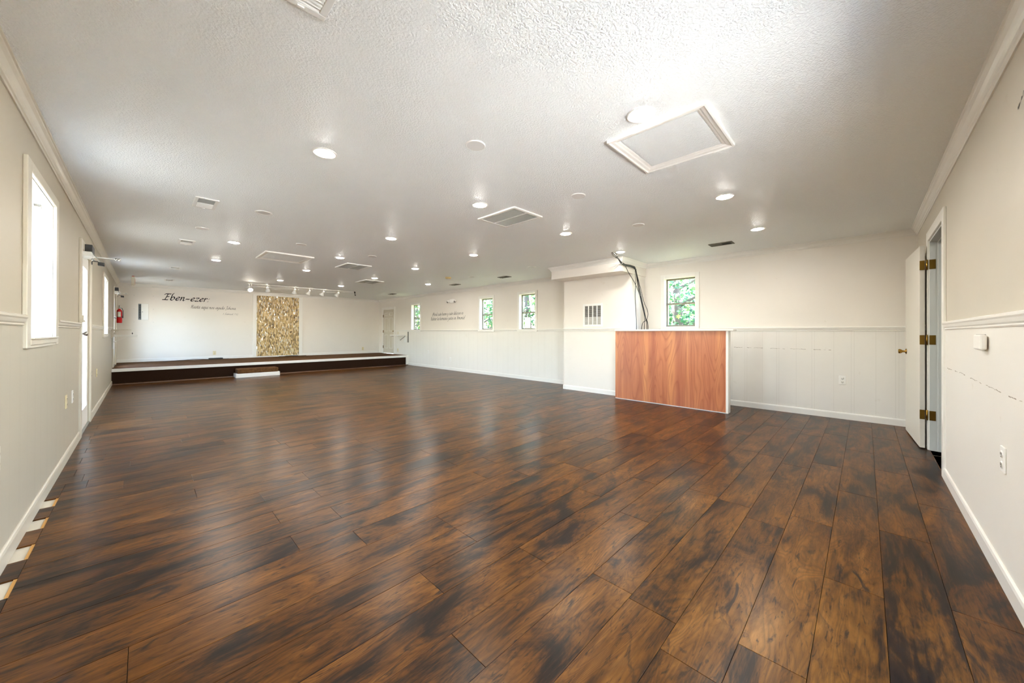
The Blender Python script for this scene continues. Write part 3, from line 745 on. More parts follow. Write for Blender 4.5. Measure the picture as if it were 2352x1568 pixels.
# exit sign hung from the ceiling, seen edge on
t = thing('exit_sign', 'white exit sign hung edge-on from the ceiling near the left wall', 'exit sign', (.315, 12.1, H))
MB().box(.285, .345, 11.95, 12.25, 2.215, 2.415).build('housing', 'almond_plastic', t, .006)
MB().box(.295, .335, 12.06, 12.14, 2.415, 2.44).build('canopy', 'red_plastic', t, .003)['label'] = 'mounting canopy coloured red for the glow on the ceiling'  # red colour stands in for the sign's glow at the ceiling
def exit_letters():
    G = {'E': [(0,0,.2,1), (0,0,1,.2), (0,.4,.8,.6), (0,.8,1,1)], 'X': None, 'I': [(.4,0,.6,1)], 'T': [(0,.8,1,1), (.4,0,.6,.8)]}
    m = MB()
    for k, ch in enumerate('EXIT'):
        y0 = 12.215-k*.062-.05; z0 = 2.255; w, h = .05, .115
        fl = lambda u: y0+w-u*w
        if ch == 'X':
            for a, b in (((0,0),(1,1)), ((0,1),(1,0))):
                p, q = Vector((0, fl(a[0]), z0+a[1]*h)), Vector((0, fl(b[0]), z0+b[1]*h)); d = (q-p)/2; n_ = Vector((0, -d.z, d.y)).normalized()*.005
                m.obox((.3455, (p.y+q.y)/2, (p.z+q.z)/2), (.0008, 0, 0), d, n_)
        else:
            for u0, v0, u1, v1 in G[ch]: m.box(.345, .3463, fl(u0), fl(u1), z0+v0*h, z0+v1*h)
    return m
exit_letters().build('lettering', 'red_plastic', t)['label'] = 'red letters EXIT'

# emergency light on the window wall
t = thing('emergency_light', 'white oval twin-head emergency light above the wall lettering', 'emergency light', (W, 9.02, 2.12))
MB().lathe([(.0, 0), (.062, 0), (.066, .02), (.06, .045), (.03, .058), (0, .06)], (W, 0, 0), (-1,0,0), 28, False).build('body', 'white_plastic', t)
o = t.children[0]
for v in o.data.vertices:
    w = Vector(v.co)+Vector((W, 9.02, 2.12)); v.co = (w.x-W, w.y*2.5, w.z*1.0)
for dy in (.185, -.185):
    h = MB().lathe([(.02, -.035), (.032, -.02), (.036, .03), (.034, .036), (0, .03)], (W-.045, 9.02+dy, 2.112), (-.75, 0, -.66), 20, False).build('lamp_head', 'white_plastic', t)
    MB().lathe([(.03, .0362), (0, .0362)], (W-.045, 9.02+dy, 2.112), (-.75, 0, -.66), 20, False).build('lens', 'silver_metal', h)

# track lights
def track():
    z = H; yt = 11.58
    t = thing('track_light', 'white ceiling track with six spot heads in front of the stage', 'track light', (3.8, yt, H))
    MB().box(2.45, 5.14, yt-.017, yt+.017, z-.02, z).build('track_rail', 'white_metal', t, .003)
    r = MB().tube([(2.48, yt, 2.372), (2.84, yt, 2.366), (3.18, yt, 2.41)], .006, 8); r.build('feed_rod', 'white_metal', t); r = MB().tube([(4.33, yt, 2.35), (4.72, yt, 2.385), (5.14, yt, 2.425)], .005, 8)
    r.build('feed_rod', 'white_metal', t)
    MB().tube([(2.33, yt-.02, 2.30), (2.42, yt, 2.352), (2.48, yt, 2.372), (2.48, yt, 2.42)], .008, 8).build('end_arm', 'white_metal', t)
    heads = [(2.43, 2.315, (.10, -.72, -.55), True)]+[(x, 2.35, (dx, .6, -.9), False) for x, dx in ((2.835, .25), (3.494, -.05), (3.865, -.25), (4.244, -.35), (4.669, -.4))]
    for x, zc, ax, front in heads:
        a = Vector(ax).normalized(); p = Vector((x, yt, zc))
        h = MB(); h.tube([(x, yt, z-.02), (x, yt, zc+.02), tuple(p)], .007, 8)
        h.lathe([(.014, -.03), (.03, -.02), (.032, .02), (.038, .045), (.056, .085), (.060, .105), (.056, .106), (.05, .10)], tuple(p), tuple(a), 22, False)
        hd = h.build('lamp_head', 'white_metal', t)
        MB().lathe([(.052, .098), (.03, .103), (0, .104)], tuple(p), tuple(a), 20, False).build('lens', 'spot_lit', hd)['label'] = 'glowing spot lens'
track()
t = MB().tube([(5.165, 11.55, 2.44), (5.16, 11.55, 2.425), (5.172, 11.55, 2.40), (5.162, 11.55, 2.375), (5.175, 11.55, 2.345)], [.022, .024, .016, .008, .008], 10)
t.tube([(5.175, 11.55, 2.35), (5.18, 11.55, 2.33), (5.186, 11.55, 2.315)], [.012, .018, .014], 10)
tag(t.build('hanging_cable', 'black_rubber', None, 0, (5.165, 11.55, 2.44)), 'short black cable end dangling from the ceiling right of the track lights', 'cable')

# ------------------------------------------------------------------ stage
def stage():
    t = thing('stage_platform', 'low carpeted stage platform with white edge across the far end', 'stage', (W/2, STG_Y, 0))
    MB().box(.006, W-.006, STG_Y+.02, L-.001, 0, STG_Z-.012).build('deck', 'dark_carpet', t)
    MB().box(.006, W-.006, STG_Y+.02, L-.001, STG_Z-.012, STG_Z).build('carpet_top', 'carpet', t)['label'] = 'brown carpeted top'
    MB().box(.006, W-.006, STG_Y-.006, STG_Y+.02, STG_Z-.068, STG_Z+.002).build('edge_trim', 'trim_paint', t, .004)['label'] = 'white nosing board'
    MB().box(.006, W-.10, STG_Y+.004, STG_Y+.02, .02, STG_Z-.068).build('front_skirt', 'dark_carpet', t)['label'] = 'dark brown carpeted front'
    MB().box(W-.10, W-.006, STG_Y-.002, STG_Y+.02, 0, STG_Z-.068).build('end_post', 'trim_paint', t)
    MB().prism([Vector((0, -.018, 0)), Vector((0, -.017, .008)), Vector((0, -.010, .017)), Vector((0, 0, .02)), Vector((0, .012, .02)), Vector((0, .012, 0))], (.012, STG_Y, 0), (W-.02, STG_Y, 0)).build('quarter_round', 'brown_wood_trim', t)
stage()
t = thing('stage_step', 'small carpeted step with white base in front of the stage', 'step', (2.6, STG_Y-.26, 0))
yf = STG_Y-.40
MB().box(2.11, 3.06, yf, STG_Y-.022, 0, .10).build('base', 'trim_paint', t, .006)['label'] = 'white painted base'
MB().box(2.14, 3.03, yf+.02, STG_Y-.022, .10, .215).build('tread', 'carpet', t, .02)['label'] = 'brown carpeted tread'
t = thing('power_strip', 'black power strip with cord lying at the back of the stage', 'power strip', (2.0, 13.72, STG_Z))
MB().box(1.82, 2.15, 13.69, 13.75, STG_Z+.0005, STG_Z+.045).build('body', 'black_plastic', t, .008)
for k in range(6): MB().box(1.86+k*.045, 1.885+k*.045, 13.705, 13.735, STG_Z+.0445, STG_Z+.047).build('socket', 'slot_dark', t)
MB().tube([(1.82, 13.72, STG_Z+.012), (1.66, 13.74, STG_Z+.02), (1.5, 13.70, STG_Z+.03), (1.3, 13.72, STG_Z+.012), (1.05, 13.68, STG_Z+.0085), (.86, 13.62, STG_Z+.0085)], .007, 8).build('cord', 'black_rubber', t)
MB().tube([(2.15, 13.72, STG_Z+.012), (2.22, 13.73, STG_Z+.0085), (2.3, 13.76, STG_Z+.0085)], .006, 8).build('cord', 'black_rubber', t)
pts = []
for k in range(90):
    a = k*.42; r = .07+.05*math.sin(k*.9)
    pts.append((3.88+k*.0028+math.cos(a)*r*1.3, 13.80+math.sin(a)*r*.5, STG_Z+.008+.014*(.5+.5*math.sin(k*.7))))
pts += [(4.25, 13.82, STG_Z+.008), (4.32, 13.86, STG_Z+.008), (4.44, 13.87, STG_Z+.0085)]
tag(MB().tube([(3.62, 13.83, STG_Z+.0085), (3.72, 13.8, STG_Z+.0085)]+pts, .006, 8).build('coiled_cable', 'black_rubber', None, 0, (3.95, 13.8, STG_Z)), 'tangle of black cable lying in front of the mosaic panel', 'cable')

# mosaic feature panel
def mosaic():
    t = thing('mosaic_panel', 'tall gold glass mosaic panel in a white frame behind the stage', 'wall panel', (3.62, L, STG_Z))
    x0, x1, z0, z1 = 3.02, 4.228, STG_Z+.035, 2.375
    c = MB(); c.box(2.92, x0, L-.028, L, STG_Z, 2.362); c.box(x1, 4.338, L-.028, L, STG_Z, 2.362); c.box(x0, x1, L-.024, L, STG_Z, z0)
    c.box(x0, x1, L-.024, L, 2.33, 2.362); z1 = 2.33
    c.build('frame', 'trim_paint', t, .004)
    MB().box(x0, x1, L-.006, L, z0, z1).build('backing', 'slot_dark', t)
    m = MB(); cw = .0225; n = int((x1-x0)/cw); rr = random.Random(3)
    for i in range(n):
        xx = x0+i*(x1-x0)/n; z = z0-rr.uniform(0, .06); wd_ = (x1-x0)/n
        while z < z1:
            h = rr.choice((.045, .06, .06, .075, .09)); a, b = max(z, z0), min(z+h, z1); z += h
            if b-a < .006: continue
            d = .013+rr.uniform(0, .004); g = .0013; tx, tz = rr.gauss(0, .08), rr.gauss(.02, .09)
            p = []
            for u, v in ((xx+g, a+g), (xx+wd_-g, a+g), (xx+wd_-g, b-g), (xx+g, b-g)):
                cx_, cz_ = xx+wd_/2, (a+b)/2
                p.append((u, L-d+(u-cx_)*tx+(v-cz_)*tz, v))
            q = [(u, L-.006, v) for u, _, v in p]
            m.add(p+q, [(0,1,2,3), (0,4,5,1), (1,5,6,2), (2,6,7,3), (3,7,4,0)])
    m.build('mosaic_tiles', 'mosaic', t)
mosaic()

# ------------------------------------------------------------------ lettering (calligraphic pen strokes)
GL = {
 'a': (1.0, [[(.75,.9),(.4,1.0),(.08,.6),(.08,.2),(.3,0),(.65,.45),(.78,.95)], [(.78,1),(.7,.3),(.8,.02),(1.02,.2)]]),
 'b': (.95, [[(.35,1.95),(.15,1.7),(.1,.1)], [(.1,.3),(.35,.95),(.7,.85),(.75,.35),(.45,0),(.1,.12)]]),
 'c': (.82, [[(.75,.85),(.5,1),(.1,.6),(.1,.2),(.35,0),(.75,.25)]]),
 'd': (1.0, [[(.75,.9),(.4,1),(.08,.6),(.08,.2),(.3,0),(.65,.45)], [(.9,1.95),(.75,.3),(.85,.02),(1.02,.2)]]),
 'e': (.86, [[(.1,.42),(.5,.55),(.7,.8),(.5,1),(.15,.7),(.1,.25),(.35,0),(.8,.25)]]),
 'h': (1.0, [[(.3,1.95),(.12,1.6),(.1,0)], [(.1,.4),(.4,.95),(.65,.85),(.62,.2),(.75,0),(.98,.2)]]),
 'i': (.48, [[(.08,.85),(.2,1),(.15,.2),(.25,0),(.45,.2)], [(.24,1.42),(.3,1.5)]]),
 'í': (.48, [[(.08,.85),(.2,1),(.15,.2),(.25,0),(.45,.2)], [(.2,1.35),(.45,1.7)]]),
 'j': (.5, [[(.2,1),(.15,-.5),(-.1,-.9),(-.4,-.75)], [(.24,1.42),(.3,1.5)]]),
 'l': (.46, [[(.3,1.95),(.12,1.6),(.1,.2),(.22,0),(.44,.2)]]),
 'm': (1.5, [[(.05,.85),(.15,1),(.12,0)], [(.12,.4),(.4,.95),(.6,.85),(.58,0)], [(.58,.4),(.85,.95),(1.1,.85),(1.07,.2),(1.2,0),(1.45,.2)]]),
 'n': (1.0, [[(.05,.85),(.15,1),(.12,0)], [(.12,.4),(.42,.95),(.66,.85),(.62,.2),(.75,0),(.98,.2)]]),
 'o': (.9, [[(.45,1),(.1,.65),(.1,.25),(.4,0),(.75,.35),(.75,.75),(.42,1)]]),
 'q': (.98, [[(.75,.9),(.4,1.0),(.08,.6),(.08,.2),(.3,0),(.65,.45)], [(.78,1),(.68,-.85),(.95,-.6)]]),
 'r': (.7, [[(.05,.85),(.15,1),(.12,0)], [(.12,.45),(.4,.95),(.66,.9)]]),
 's': (.74, [[(.65,.9),(.4,1),(.15,.8),(.3,.55),(.6,.35),(.5,.05),(.2,0),(.02,.15)]]),
 't': (.56, [[(.25,1.5),(.15,.2),(.3,0),(.52,.2)], [(0,1),(.5,1.02)]]),
 'u': (1.0, [[(.05,.85),(.15,1),(.1,.25),(.3,0),(.65,.5)], [(.75,1),(.65,.2),(.8,0),(1.02,.2)]]),
 'v': (.8, [[(.05,.9),(.15,1),(.3,0),(.7,.7),(.65,1)]]),
 'y': (.95, [[(.05,.85),(.15,1),(.1,.3),(.3,0),(.65,.5)], [(.75,1),(.6,-.3),(.3,-.9),(0,-.7)]]),
 'z': (.82, [[(.05,.95),(.7,.95),(.05,.05),(.78,.05)]]),
 'E': (1.25, [[(0,1.5),(.15,1.72),(1.15,1.75)], [(.6,1.75),(.35,.05)], [(-.1,.05),(.95,.05)], [(.5,.95),(.95,1.0)]]),
 'H': (1.35, [[(0,1.5),(.2,1.8),(.35,1.7),(.2,0)], [(1.0,1.9),(.85,.2),(1,0),(1.25,.2)], [(.1,.9),(1.0,1.0)]]),
 'J': (1.0, [[(.2,1.5),(.4,1.8),(.95,1.85)], [(.75,1.85),(.55,.1),(.2,-.3),(-.1,-.1)]]),
 'S': (1.15, [[(1.05,1.65),(.7,1.9),(.3,1.55),(.5,1.05),(.9,.7),(.75,.1),(.3,0),(0,.25)]]),
 'M': (1.6, [[(0,0),(.3,1.8),(.65,.5),(1.15,1.85),(1.2,.1),(1.45,.15)]]),
 'A': (1.3, [[(0,0),(.35,.3),(.9,1.9),(1.0,.1),(1.2,.12)], [(.35,.75),(1.0,.8)]]),
 '1': (.55, [[(.05,1.2),(.3,1.5),(.25,0)]]), '2': (.85, [[(.1,1.1),(.4,1.45),(.65,1.1),(.05,.05),(.78,.05)]]), '7': (.8, [[(.05,1.4),(.7,1.4),(.2,0)]]),
 ':': (.5, [[(.2,.8),(.27,.9)], [(.12,.02),(.19,.12)]]), '.': (.4, [[(.1,0),(.18,.1)]]), '-': (.95, [[(.05,.5),(.75,.5)]]),
 '!': (.5, [[(.35,1.9),(.2,.55)], [(.12,.02),(.18,.1)]]), '¡': (.5, [[(.2,.9),(.1,-.5)], [(.25,1.2),(.3,1.3)]]), ' ': (.6, []),
}
GL['á'] = (1.0, GL['a'][1]+[[(.5,1.3),(.8,1.65)]]); GL['ó'] = (.9, GL['o'][1]+[[(.4,1.3),(.7,1.65)]]); GL['ú'] = (1.0, GL['u'][1]+[[(.4,1.3),(.7,1.65)]])
def smooth(p, n=7):
    if len(p) < 3: return [Vector((a, b)) for a, b in p]
    q = [Vector(v) for v in p]; q = [q[0]*2-q[1]]+q+[q[-1]*2-q[-2]]; out = []
    for i in range(1, len(q)-2):
        for k in range(n):
            t_ = k/n; a, b, c, d = q[i-1:i+3]
            out.append(.5*((2*b)+(c-a)*t_+(2*a-5*b+4*c-d)*t_*t_+(3*b-3*c+d-a)*t_**3))
    out.append(q[-2]); return out
def write(text, u0, u1, zbase, xh, pen, mapper, parent, slant=.26):
    adv = sum(GL[c][0] for c in text)+.08*len(text); sx = (u1-u0)/adv; m = MB(); x = 0
    nib = Vector((math.cos(.75), math.sin(.75)))*pen/2
    th = Vector((-nib.y, nib.x))*.28
    for c in text+' ':
        if c == ' ' and m.v: m.build('word', 'ink', parent, recalc=False); m = MB()
        w, strokes = GL[c]
        for st in strokes:
            pl = [Vector((u0+(x+p.x+slant*p.y)*sx, zbase+p.y*xh)) for p in smooth(st)]
            for a, b in zip(pl, pl[1:]):
                # hull of the nib at both ends
                pts = [a+nib+th, a-nib+th, a+nib-th, a-nib-th, b+nib+th, b-nib+th, b+nib-th, b-nib-th]
                pts.sort(key=lambda v: (v.x, v.y))
                def half(ps):
                    h = []
                    for p in ps:
                        while len(h) > 1 and (h[-1]-h[-2]).cross(p-h[-2]) <= 0: h.pop()
                        h.append(p)
                    return h
                lo, hi = half(pts), half(pts[::-1]); hull = lo[:-1]+hi[:-1]
                if len(hull) > 2: m.add([mapper(p.x, p.y) for p in hull], [tuple(range(len(hull)))])
        x += w+.08
t = thing('wall_lettering', 'black script quotation reading Eben-ezer on the stage wall', 'lettering', (1.7, L, 1.7))
mp = lambda u, z: (u, L-.0015, z)
write('Eben-ezer:', .86, 1.86, 2.045, .098, .026, mp, t)
write('Hasta aqui nos ayudo Jehova.', 1.44, 2.50, 1.842, .050, .0085, mp, t)
write('1 Samuel 7:12', 2.17, 2.54, 1.68, .030, .005, mp, t)
t = thing('wall_lettering', 'grey two-line script quotation between windows on the right wall', 'lettering', (W, 9.3, 1.6))
mp2 = lambda u, z: (W-.0015, -u, z)
write('¡Mirad cuán bueno y cuán delicioso es', -10.13, -8.50, 1.70, .056, .011, mp2, t)
write('Habitar los hermanos juntos en Armonía!', -10.22, -8.42, 1.555, .056, .011, mp2, t)

# ------------------------------------------------------------------ electrical panel, extinguisher, shelves
t = thing('electrical_panel', 'open breaker panel in the stage wall left of the lettering', 'electrical panel', (.49, L, 1.69))
c = MB().box(.292, .69, L-.004, L, 1.395, 2.15); c.build('cover_plate', 'wall_paint', t)
for x in (.31, .672):
    for z in (1.415, 1.77, 2.13): MB().lathe([(.006, 0), (.006, .003), (0, .004)], (x, L-.004, z), (0,-1,0), 10, False).build('screw', 'silver_metal', t)
MB().box(.388, .442, L-.012, L-.004, 1.48, 1.905).build('breaker_bay', 'panel_grey', t)['label'] = 'dark grey exposed breaker strip'
for k in range(8): MB().box(.398, .432, L-.02, L-.012, 1.52+k*.045, 1.552+k*.045).build('breaker', 'black_plastic', t)
d = MB().box(.442, .582, L-.026, L-.004, 1.475, 1.912).build('door', 'white_metal', t, .003)
MB().lathe([(.008, 0), (.008, .008), (0, .009)], (.465, L-.026, 1.69), (0,-1,0), 12, False).build('latch', 'slot_dark', d)

t = thing('fire_extinguisher', 'red fire extinguisher hanging beside the stage exit door', 'fire extinguisher', (.062, 13.42, 1.37))
ex = (.062, 13.42)
MB().lathe([(.0, 1.375), (.044, 1.375), (.05, 1.385), (.05, 1.655), (.046, 1.685), (.03, 1.71), (.02, 1.722), (.018, 1.735), (0, 1.735)], (ex[0], ex[1], 0), (0,0,1), 28, False).build('cylinder', 'red_paint', t)
MB().lathe([(.018, 1.735), (.02, 1.75), (.016, 1.772), (0, 1.773)], (ex[0], ex[1], 0), (0,0,1), 16, False).build('valve', 'silver_metal', t)
MB().box(ex[0]-.012, ex[0]+.012, ex[1]-.10, ex[1]+.01, 1.772, 1.782).box(ex[0]-.012, ex[0]+.012, ex[1]-.11, ex[1]+.0, 1.80, 1.81).build('handle', 'black_plastic', t)
MB().lathe([(.016, 0), (.016, .008), (0, .009)], (ex[0], ex[1]-.02, 1.79), (0,-1,0), 14, False).build('gauge', 'label_cream', t)
MB().tube([(ex[0]+.01, ex[1], 1.755), (ex[0]+.045, ex[1]-.02, 1.745), (ex[0]+.06, ex[1]-.02, 1.69), (ex[0]+.06, ex[1]-.02, 1.56), (ex[0]+.058, ex[1]-.02, 1.50)], [.006, .006, .006, .008, .011], 10).build('hose', 'black_rubber', t)
m = MB()
for k in range(10):
    a0, a1 = -2.3+k*.12, -2.3+(k+1)*.12
    f = lambda a, z: (ex[0]+.0508*math.cos(a), ex[1]+.0508*math.sin(a), z)
    m.add([f(a0, 1.53), f(a1, 1.53), f(a1, 1.655), f(a0, 1.655)], [(0,1,2,3)])
m.build('label', 'label_cream', t)
MB().lathe([(.0512, 1.515), (.0512, 1.53)], (ex[0], ex[1], 0), (0,0,1), 28, False).build('strap', 'black_plastic', t)
MB().box(.0, .014, ex[1]-.02, ex[1]+.02, 1.40, 1.78).build('bracket', 'black_plastic', t)

t = thing('wall_shelf', 'thin upper bracket shelf on the left wall before the stage', 'shelf', (0, 11.45, 1.19))
MB().box(.0, .30, 11.33, 11.57, 1.185, 1.203).build('board', 'old_trim_paint', t, .003)
def bracket(x0, y, z1, w, h):
    m = MB(); m.box(x0, x0+.014, y-.015, y+.015, z1-h, z1); m.box(x0+.014, x0+w, y-.015, y+.015, z1-.012, z1)
    pts = [(x0+.014+(w*.7)*k/8, y, z1-.012-h*.85*(1-(k/8))**2.2) for k in range(9)]
    m.tube(pts, .006, 6); return m
for y in (11.38, 11.52): bracket(.004, y, 1.185, .12, .17).build('bracket', 'old_trim_paint', t)
t = thing('wall_shelf', 'lower white shelf with diagonal brace beside the stage exit door', 'shelf', (0, 11.92, 1.06))
MB().box(.01, .39, 11.80, 12.02, 1.04, 1.088).build('board', 'trim_paint', t, .003)
MB().box(.004, .022, 11.80, 12.02, .77, 1.04).build('back_board', 'door_grey', t)['label'] = 'grey back board'
MB().obox((.115, 11.91, .975), (.095, 0, .055), (0, .012, 0), (-.004, 0, .007)).build('brace', 'trim_paint', t)
t = thing('bracket_clip', 'small white spool-shaped clip standing on the lower shelf', 'clip', (.31, 11.9, 1.088))
MB().box(.282, .338, 11.88, 11.92, 1.088, 1.098).box(.282, .338, 11.88, 11.92, 1.135, 1.145).build('flanges', 'white_plastic', t)
MB().box(.302, .318, 11.89, 11.91, 1.098, 1.135).build('stem', 'slot_dark', t)

t = thing('folding_shelf', 'white folding wall shelf with angled bracket right of the stage', 'shelf', (W, 12.1, 1.04))
MB().box(W-.34, W-.02, 11.86, 12.36, 1.03, 1.075).build('board', 'white_plastic', t, .004)
MB().box(W-.016, W-.004, 11.62, 11.70, .80, 1.18).build('wall_plate', 'louver_grey', t)
MB().obox((W-.13, 11.82, .955), (.10, 0, .075), (0, .012, 0), (-.006, 0, .008)).build('brace', 'grey_metal', t)
MB().box(W-.03, W-.006, 11.72, 11.90, .80, 1.03).build('hinge_plate', 'white_metal', t)

# ------------------------------------------------------------------ outlets and switches
def outlet(mat, label):
    t = thing('wall_outlet', label, 'outlet', (0,0,0), 0, 'wall outlets')
    MB().box(-.036, .036, -.007, 0, -.059, .059).build('cover_plate', mat, t, .003)
    for z in (.024, -.024):
        s = MB().lathe([(.017, .0), (.017, .0095), (0, .0096)], (0, 0, z), (0,-1,0), 20, False).build('socket', mat, t)
        MB().box(-.009, -.006, -.0105, -.0094, z-.004, z+.008).box(.006, .009, -.0105, -.0094, z-.004, z+.008).box(-.003, .003, -.0105, -.0094, z-.013, z-.008).build('slots', 'slot_dark', s)
    return t
def switch(mat, label):
    t = thing('light_switch', label, 'switch', (0,0,0), 0, 'wall switches')
    MB().box(-.036, .036, -.007, 0, -.059, .059).build('cover_plate', mat, t, .003)
    MB().obox((0, -.011, .003), (.005, 0, 0), (0, .007, .003), (0, -.004, .009)).build('toggle', mat, t)
    return t
TR, TL, TF, TB = -PI/2, PI/2, PI, 0
ow = outlet('white_plastic', 'white outlet low on the panelling between counter and open door'); ow.location = (W-.004, .217, .523); ow.rotation_euler.z = TR
for loc, rz, lab in (((W-.004, 10.35, .51), TR, 'white outlet on the far panelling, nearer the stage'), ((W-.004, 9.12, .33), TR, 'white outlet on the far panelling, lowest of the two'),
                     ((.004, 5.46, .525), TL, 'white outlet on the left wall beside the ivory one'), ((.004, 7.25, .60), TL, 'white outlet on the left wall just past the glass door'),
                     ((3.25, Y0+.004, .575), TF, 'white outlet on the near right wall under the scratch'), ((.004, 2.9, .55), TL, 'white outlet on the left wall at the photo edge')):
    dup(ow, loc, rz, lab)
oi = outlet('ivory_plastic', 'ivory outlet low on the left wall before the glass door'); oi.location = (.004, 5.06, .53); oi.rotation_euler.z = TL
for loc, rz, lab in (((1.976, L-.001, .53), TB, 'ivory outlet on the stage wall above the power strip'), ((6.447, L-.001, .53), TB, 'ivory outlet on the stage wall toward the right corner'),
                     ((4.035, L-.018, .545), TB, 'ivory outlet set into the mosaic panel'), ((W-.004, 12.40, .50), TR, 'ivory outlet on the right wall above the stage floor'),
                     ((.004, 8.05, .55), TL, 'ivory outlet on the left wall between the glass door and far window')):
    dup(oi, loc, rz, lab)
sw = switch('almond_plastic', 'small switch above the folding shelf right of the stage'); sw.location = (W-.001, 12.39, 1.135); sw.rotation_euler.z = TR

t = thing('thermostat_box', 'white box half torn from the near right wall under the rail', 'wall box', (3.66, Y0, 1.108))
MB().box(3.60, 3.80, Y0+.004, Y0+.010, 1.065, 1.15).build('back_plate', 'louver_grey', t)
MB().box(3.53, 3.68, Y0+.010, Y0+.036, 1.068, 1.148).build('cover', 'white_plastic', t, .008)

# scratches and hole marks on the walls
def mark(pts, w, mapper, parent, name, mat='scuff'):
    m = MB(); rr = random.Random(5)
    for (a, b) in zip(pts, pts[1:]):
        n = 10
        for k in range(n):
            if rr.random() < .22: continue
            u0, u1 = k/n, (k+.9)/n; ww = w*rr.uniform(.4, 1.2)
            p = (a[0]+(b[0]-a[0])*u0, a[1]+(b[1]-a[1])*u0+rr.uniform(-.003, .003)); q = (a[0]+(b[0]-a[0])*u1, a[1]+(b[1]-a[1])*u1+rr.uniform(-.003, .003))
            m.add([mapper(p[0], p[1]-ww), mapper(q[0], q[1]-ww), mapper(q[0], q[1]+ww), mapper(p[0], p[1]+ww)], [(0,1,2,3)])
    m.build(name, mat, parent)
wr, wf_, wlf = bpy.data.objects['wall_right'], bpy.data.objects['wall_front'], bpy.data.objects['wall_left']
mark([(1.50, .93), (1.2, .932), (.9, .926), (.6, .93), (.33, .925)], .0025, lambda u, z: (W-.0047, u, z), wr, 'scrape_mark')
mark([(4.85, .885), (4.3, .892), (3.8, .882), (3.3, .878), (2.9, .875)], .0022, lambda u, z: (u, Y0+.0047, z), wf_, 'scrape_mark')
mark([(3.06, 2.10), (2.98, 2.135), (2.93, 2.14)], .006, lambda u, z: (u, Y0+.0012, z), wf_, 'anchor_scar', 'slot_dark')

# ------------------------------------------------------------------ counter
def counter():
    t = thing('reception_counter', 'chest-high counter faced in reddish wood laminate beside the column', 'counter', (6.4, 2.28, 0))
    fx, y0, y1, zt = 6.345, 1.43, 3.165, 1.188
    MB().box(fx+.006, fx+.115, y0, y1, 0, zt).build('half_wall', 'trim_paint', t)
    p = MB()
    for a, b in ((y0, 2.515), (2.516, y1)): p.box(fx, fx+.006, a, b, .012, zt-.002)
    p.build('wood_panel', 'laminate', t)['label'] = 'reddish brown wood-grain panel'
    MB().box(fx-.004, fx+.12, y0-.032, y0, 0, zt).build('end_post', 'trim_paint', t, .004)['label'] = 'white end post'
    MB().box(fx-.03, fx+.16, y0-.10, y1+.0, zt, zt+.026).build('cap', 'trim_paint', t, .004)['label'] = 'white cap board'
    MB().box(fx+.115, COL_X, y1-.12, y1, 0, zt).build('return_wall', 'trim_paint', t)
counter()

# return air grille on the column
t = thing('wall_grille', 'white four-column air grille on the boxed column', 'air grille', (COL_X, 3.765, 1.49))
y0, y1, z0, z1 = 3.545, 3.985, 1.27, 1.72; gx = COL_X
f = MB(); b = .042; f.box(gx-.012, gx, y0, y0+b, z0, z1); f.box(gx-.012, gx, y1-b, y1, z0, z1); f.box(gx-.012, gx, y0+b, y1-b, z0, z0+b); f.box(gx-.012, gx, y0+b, y1-b, z1-b, z1)
cwid = (y1-y0-2*b-.06)/4
for k in range(1, 4): yy = y0+b+k*cwid+(k-1)*.02; f.box(gx-.011, gx, yy, yy+.02, z0+b, z1-b)
f.build('frame', 'white_metal', t, .003)
MB().box(gx-.0015, gx-.0005, y0+b, y1-b, z0+b, z1-b).build('duct_shade_plate', 'cavity_dark', t)  # dark sheet painted for the shade behind the louvers
for k in range(4):
    s = MB(); ya = y0+b+k*(cwid+.02); n = 24
    for i in range(n):
        zz = z0+b+(i+.5)*(z1-z0-2*b)/n
        up = zz > z0+(z1-z0)*.42
        s.obox((gx-.006, ya+cwid/2, zz), (0, cwid/2, 0), (.0045, 0, (.0018 if up else -.0058)), (.0003, 0, .0006))
    s.build('louver_bank', 'white_metal', t)

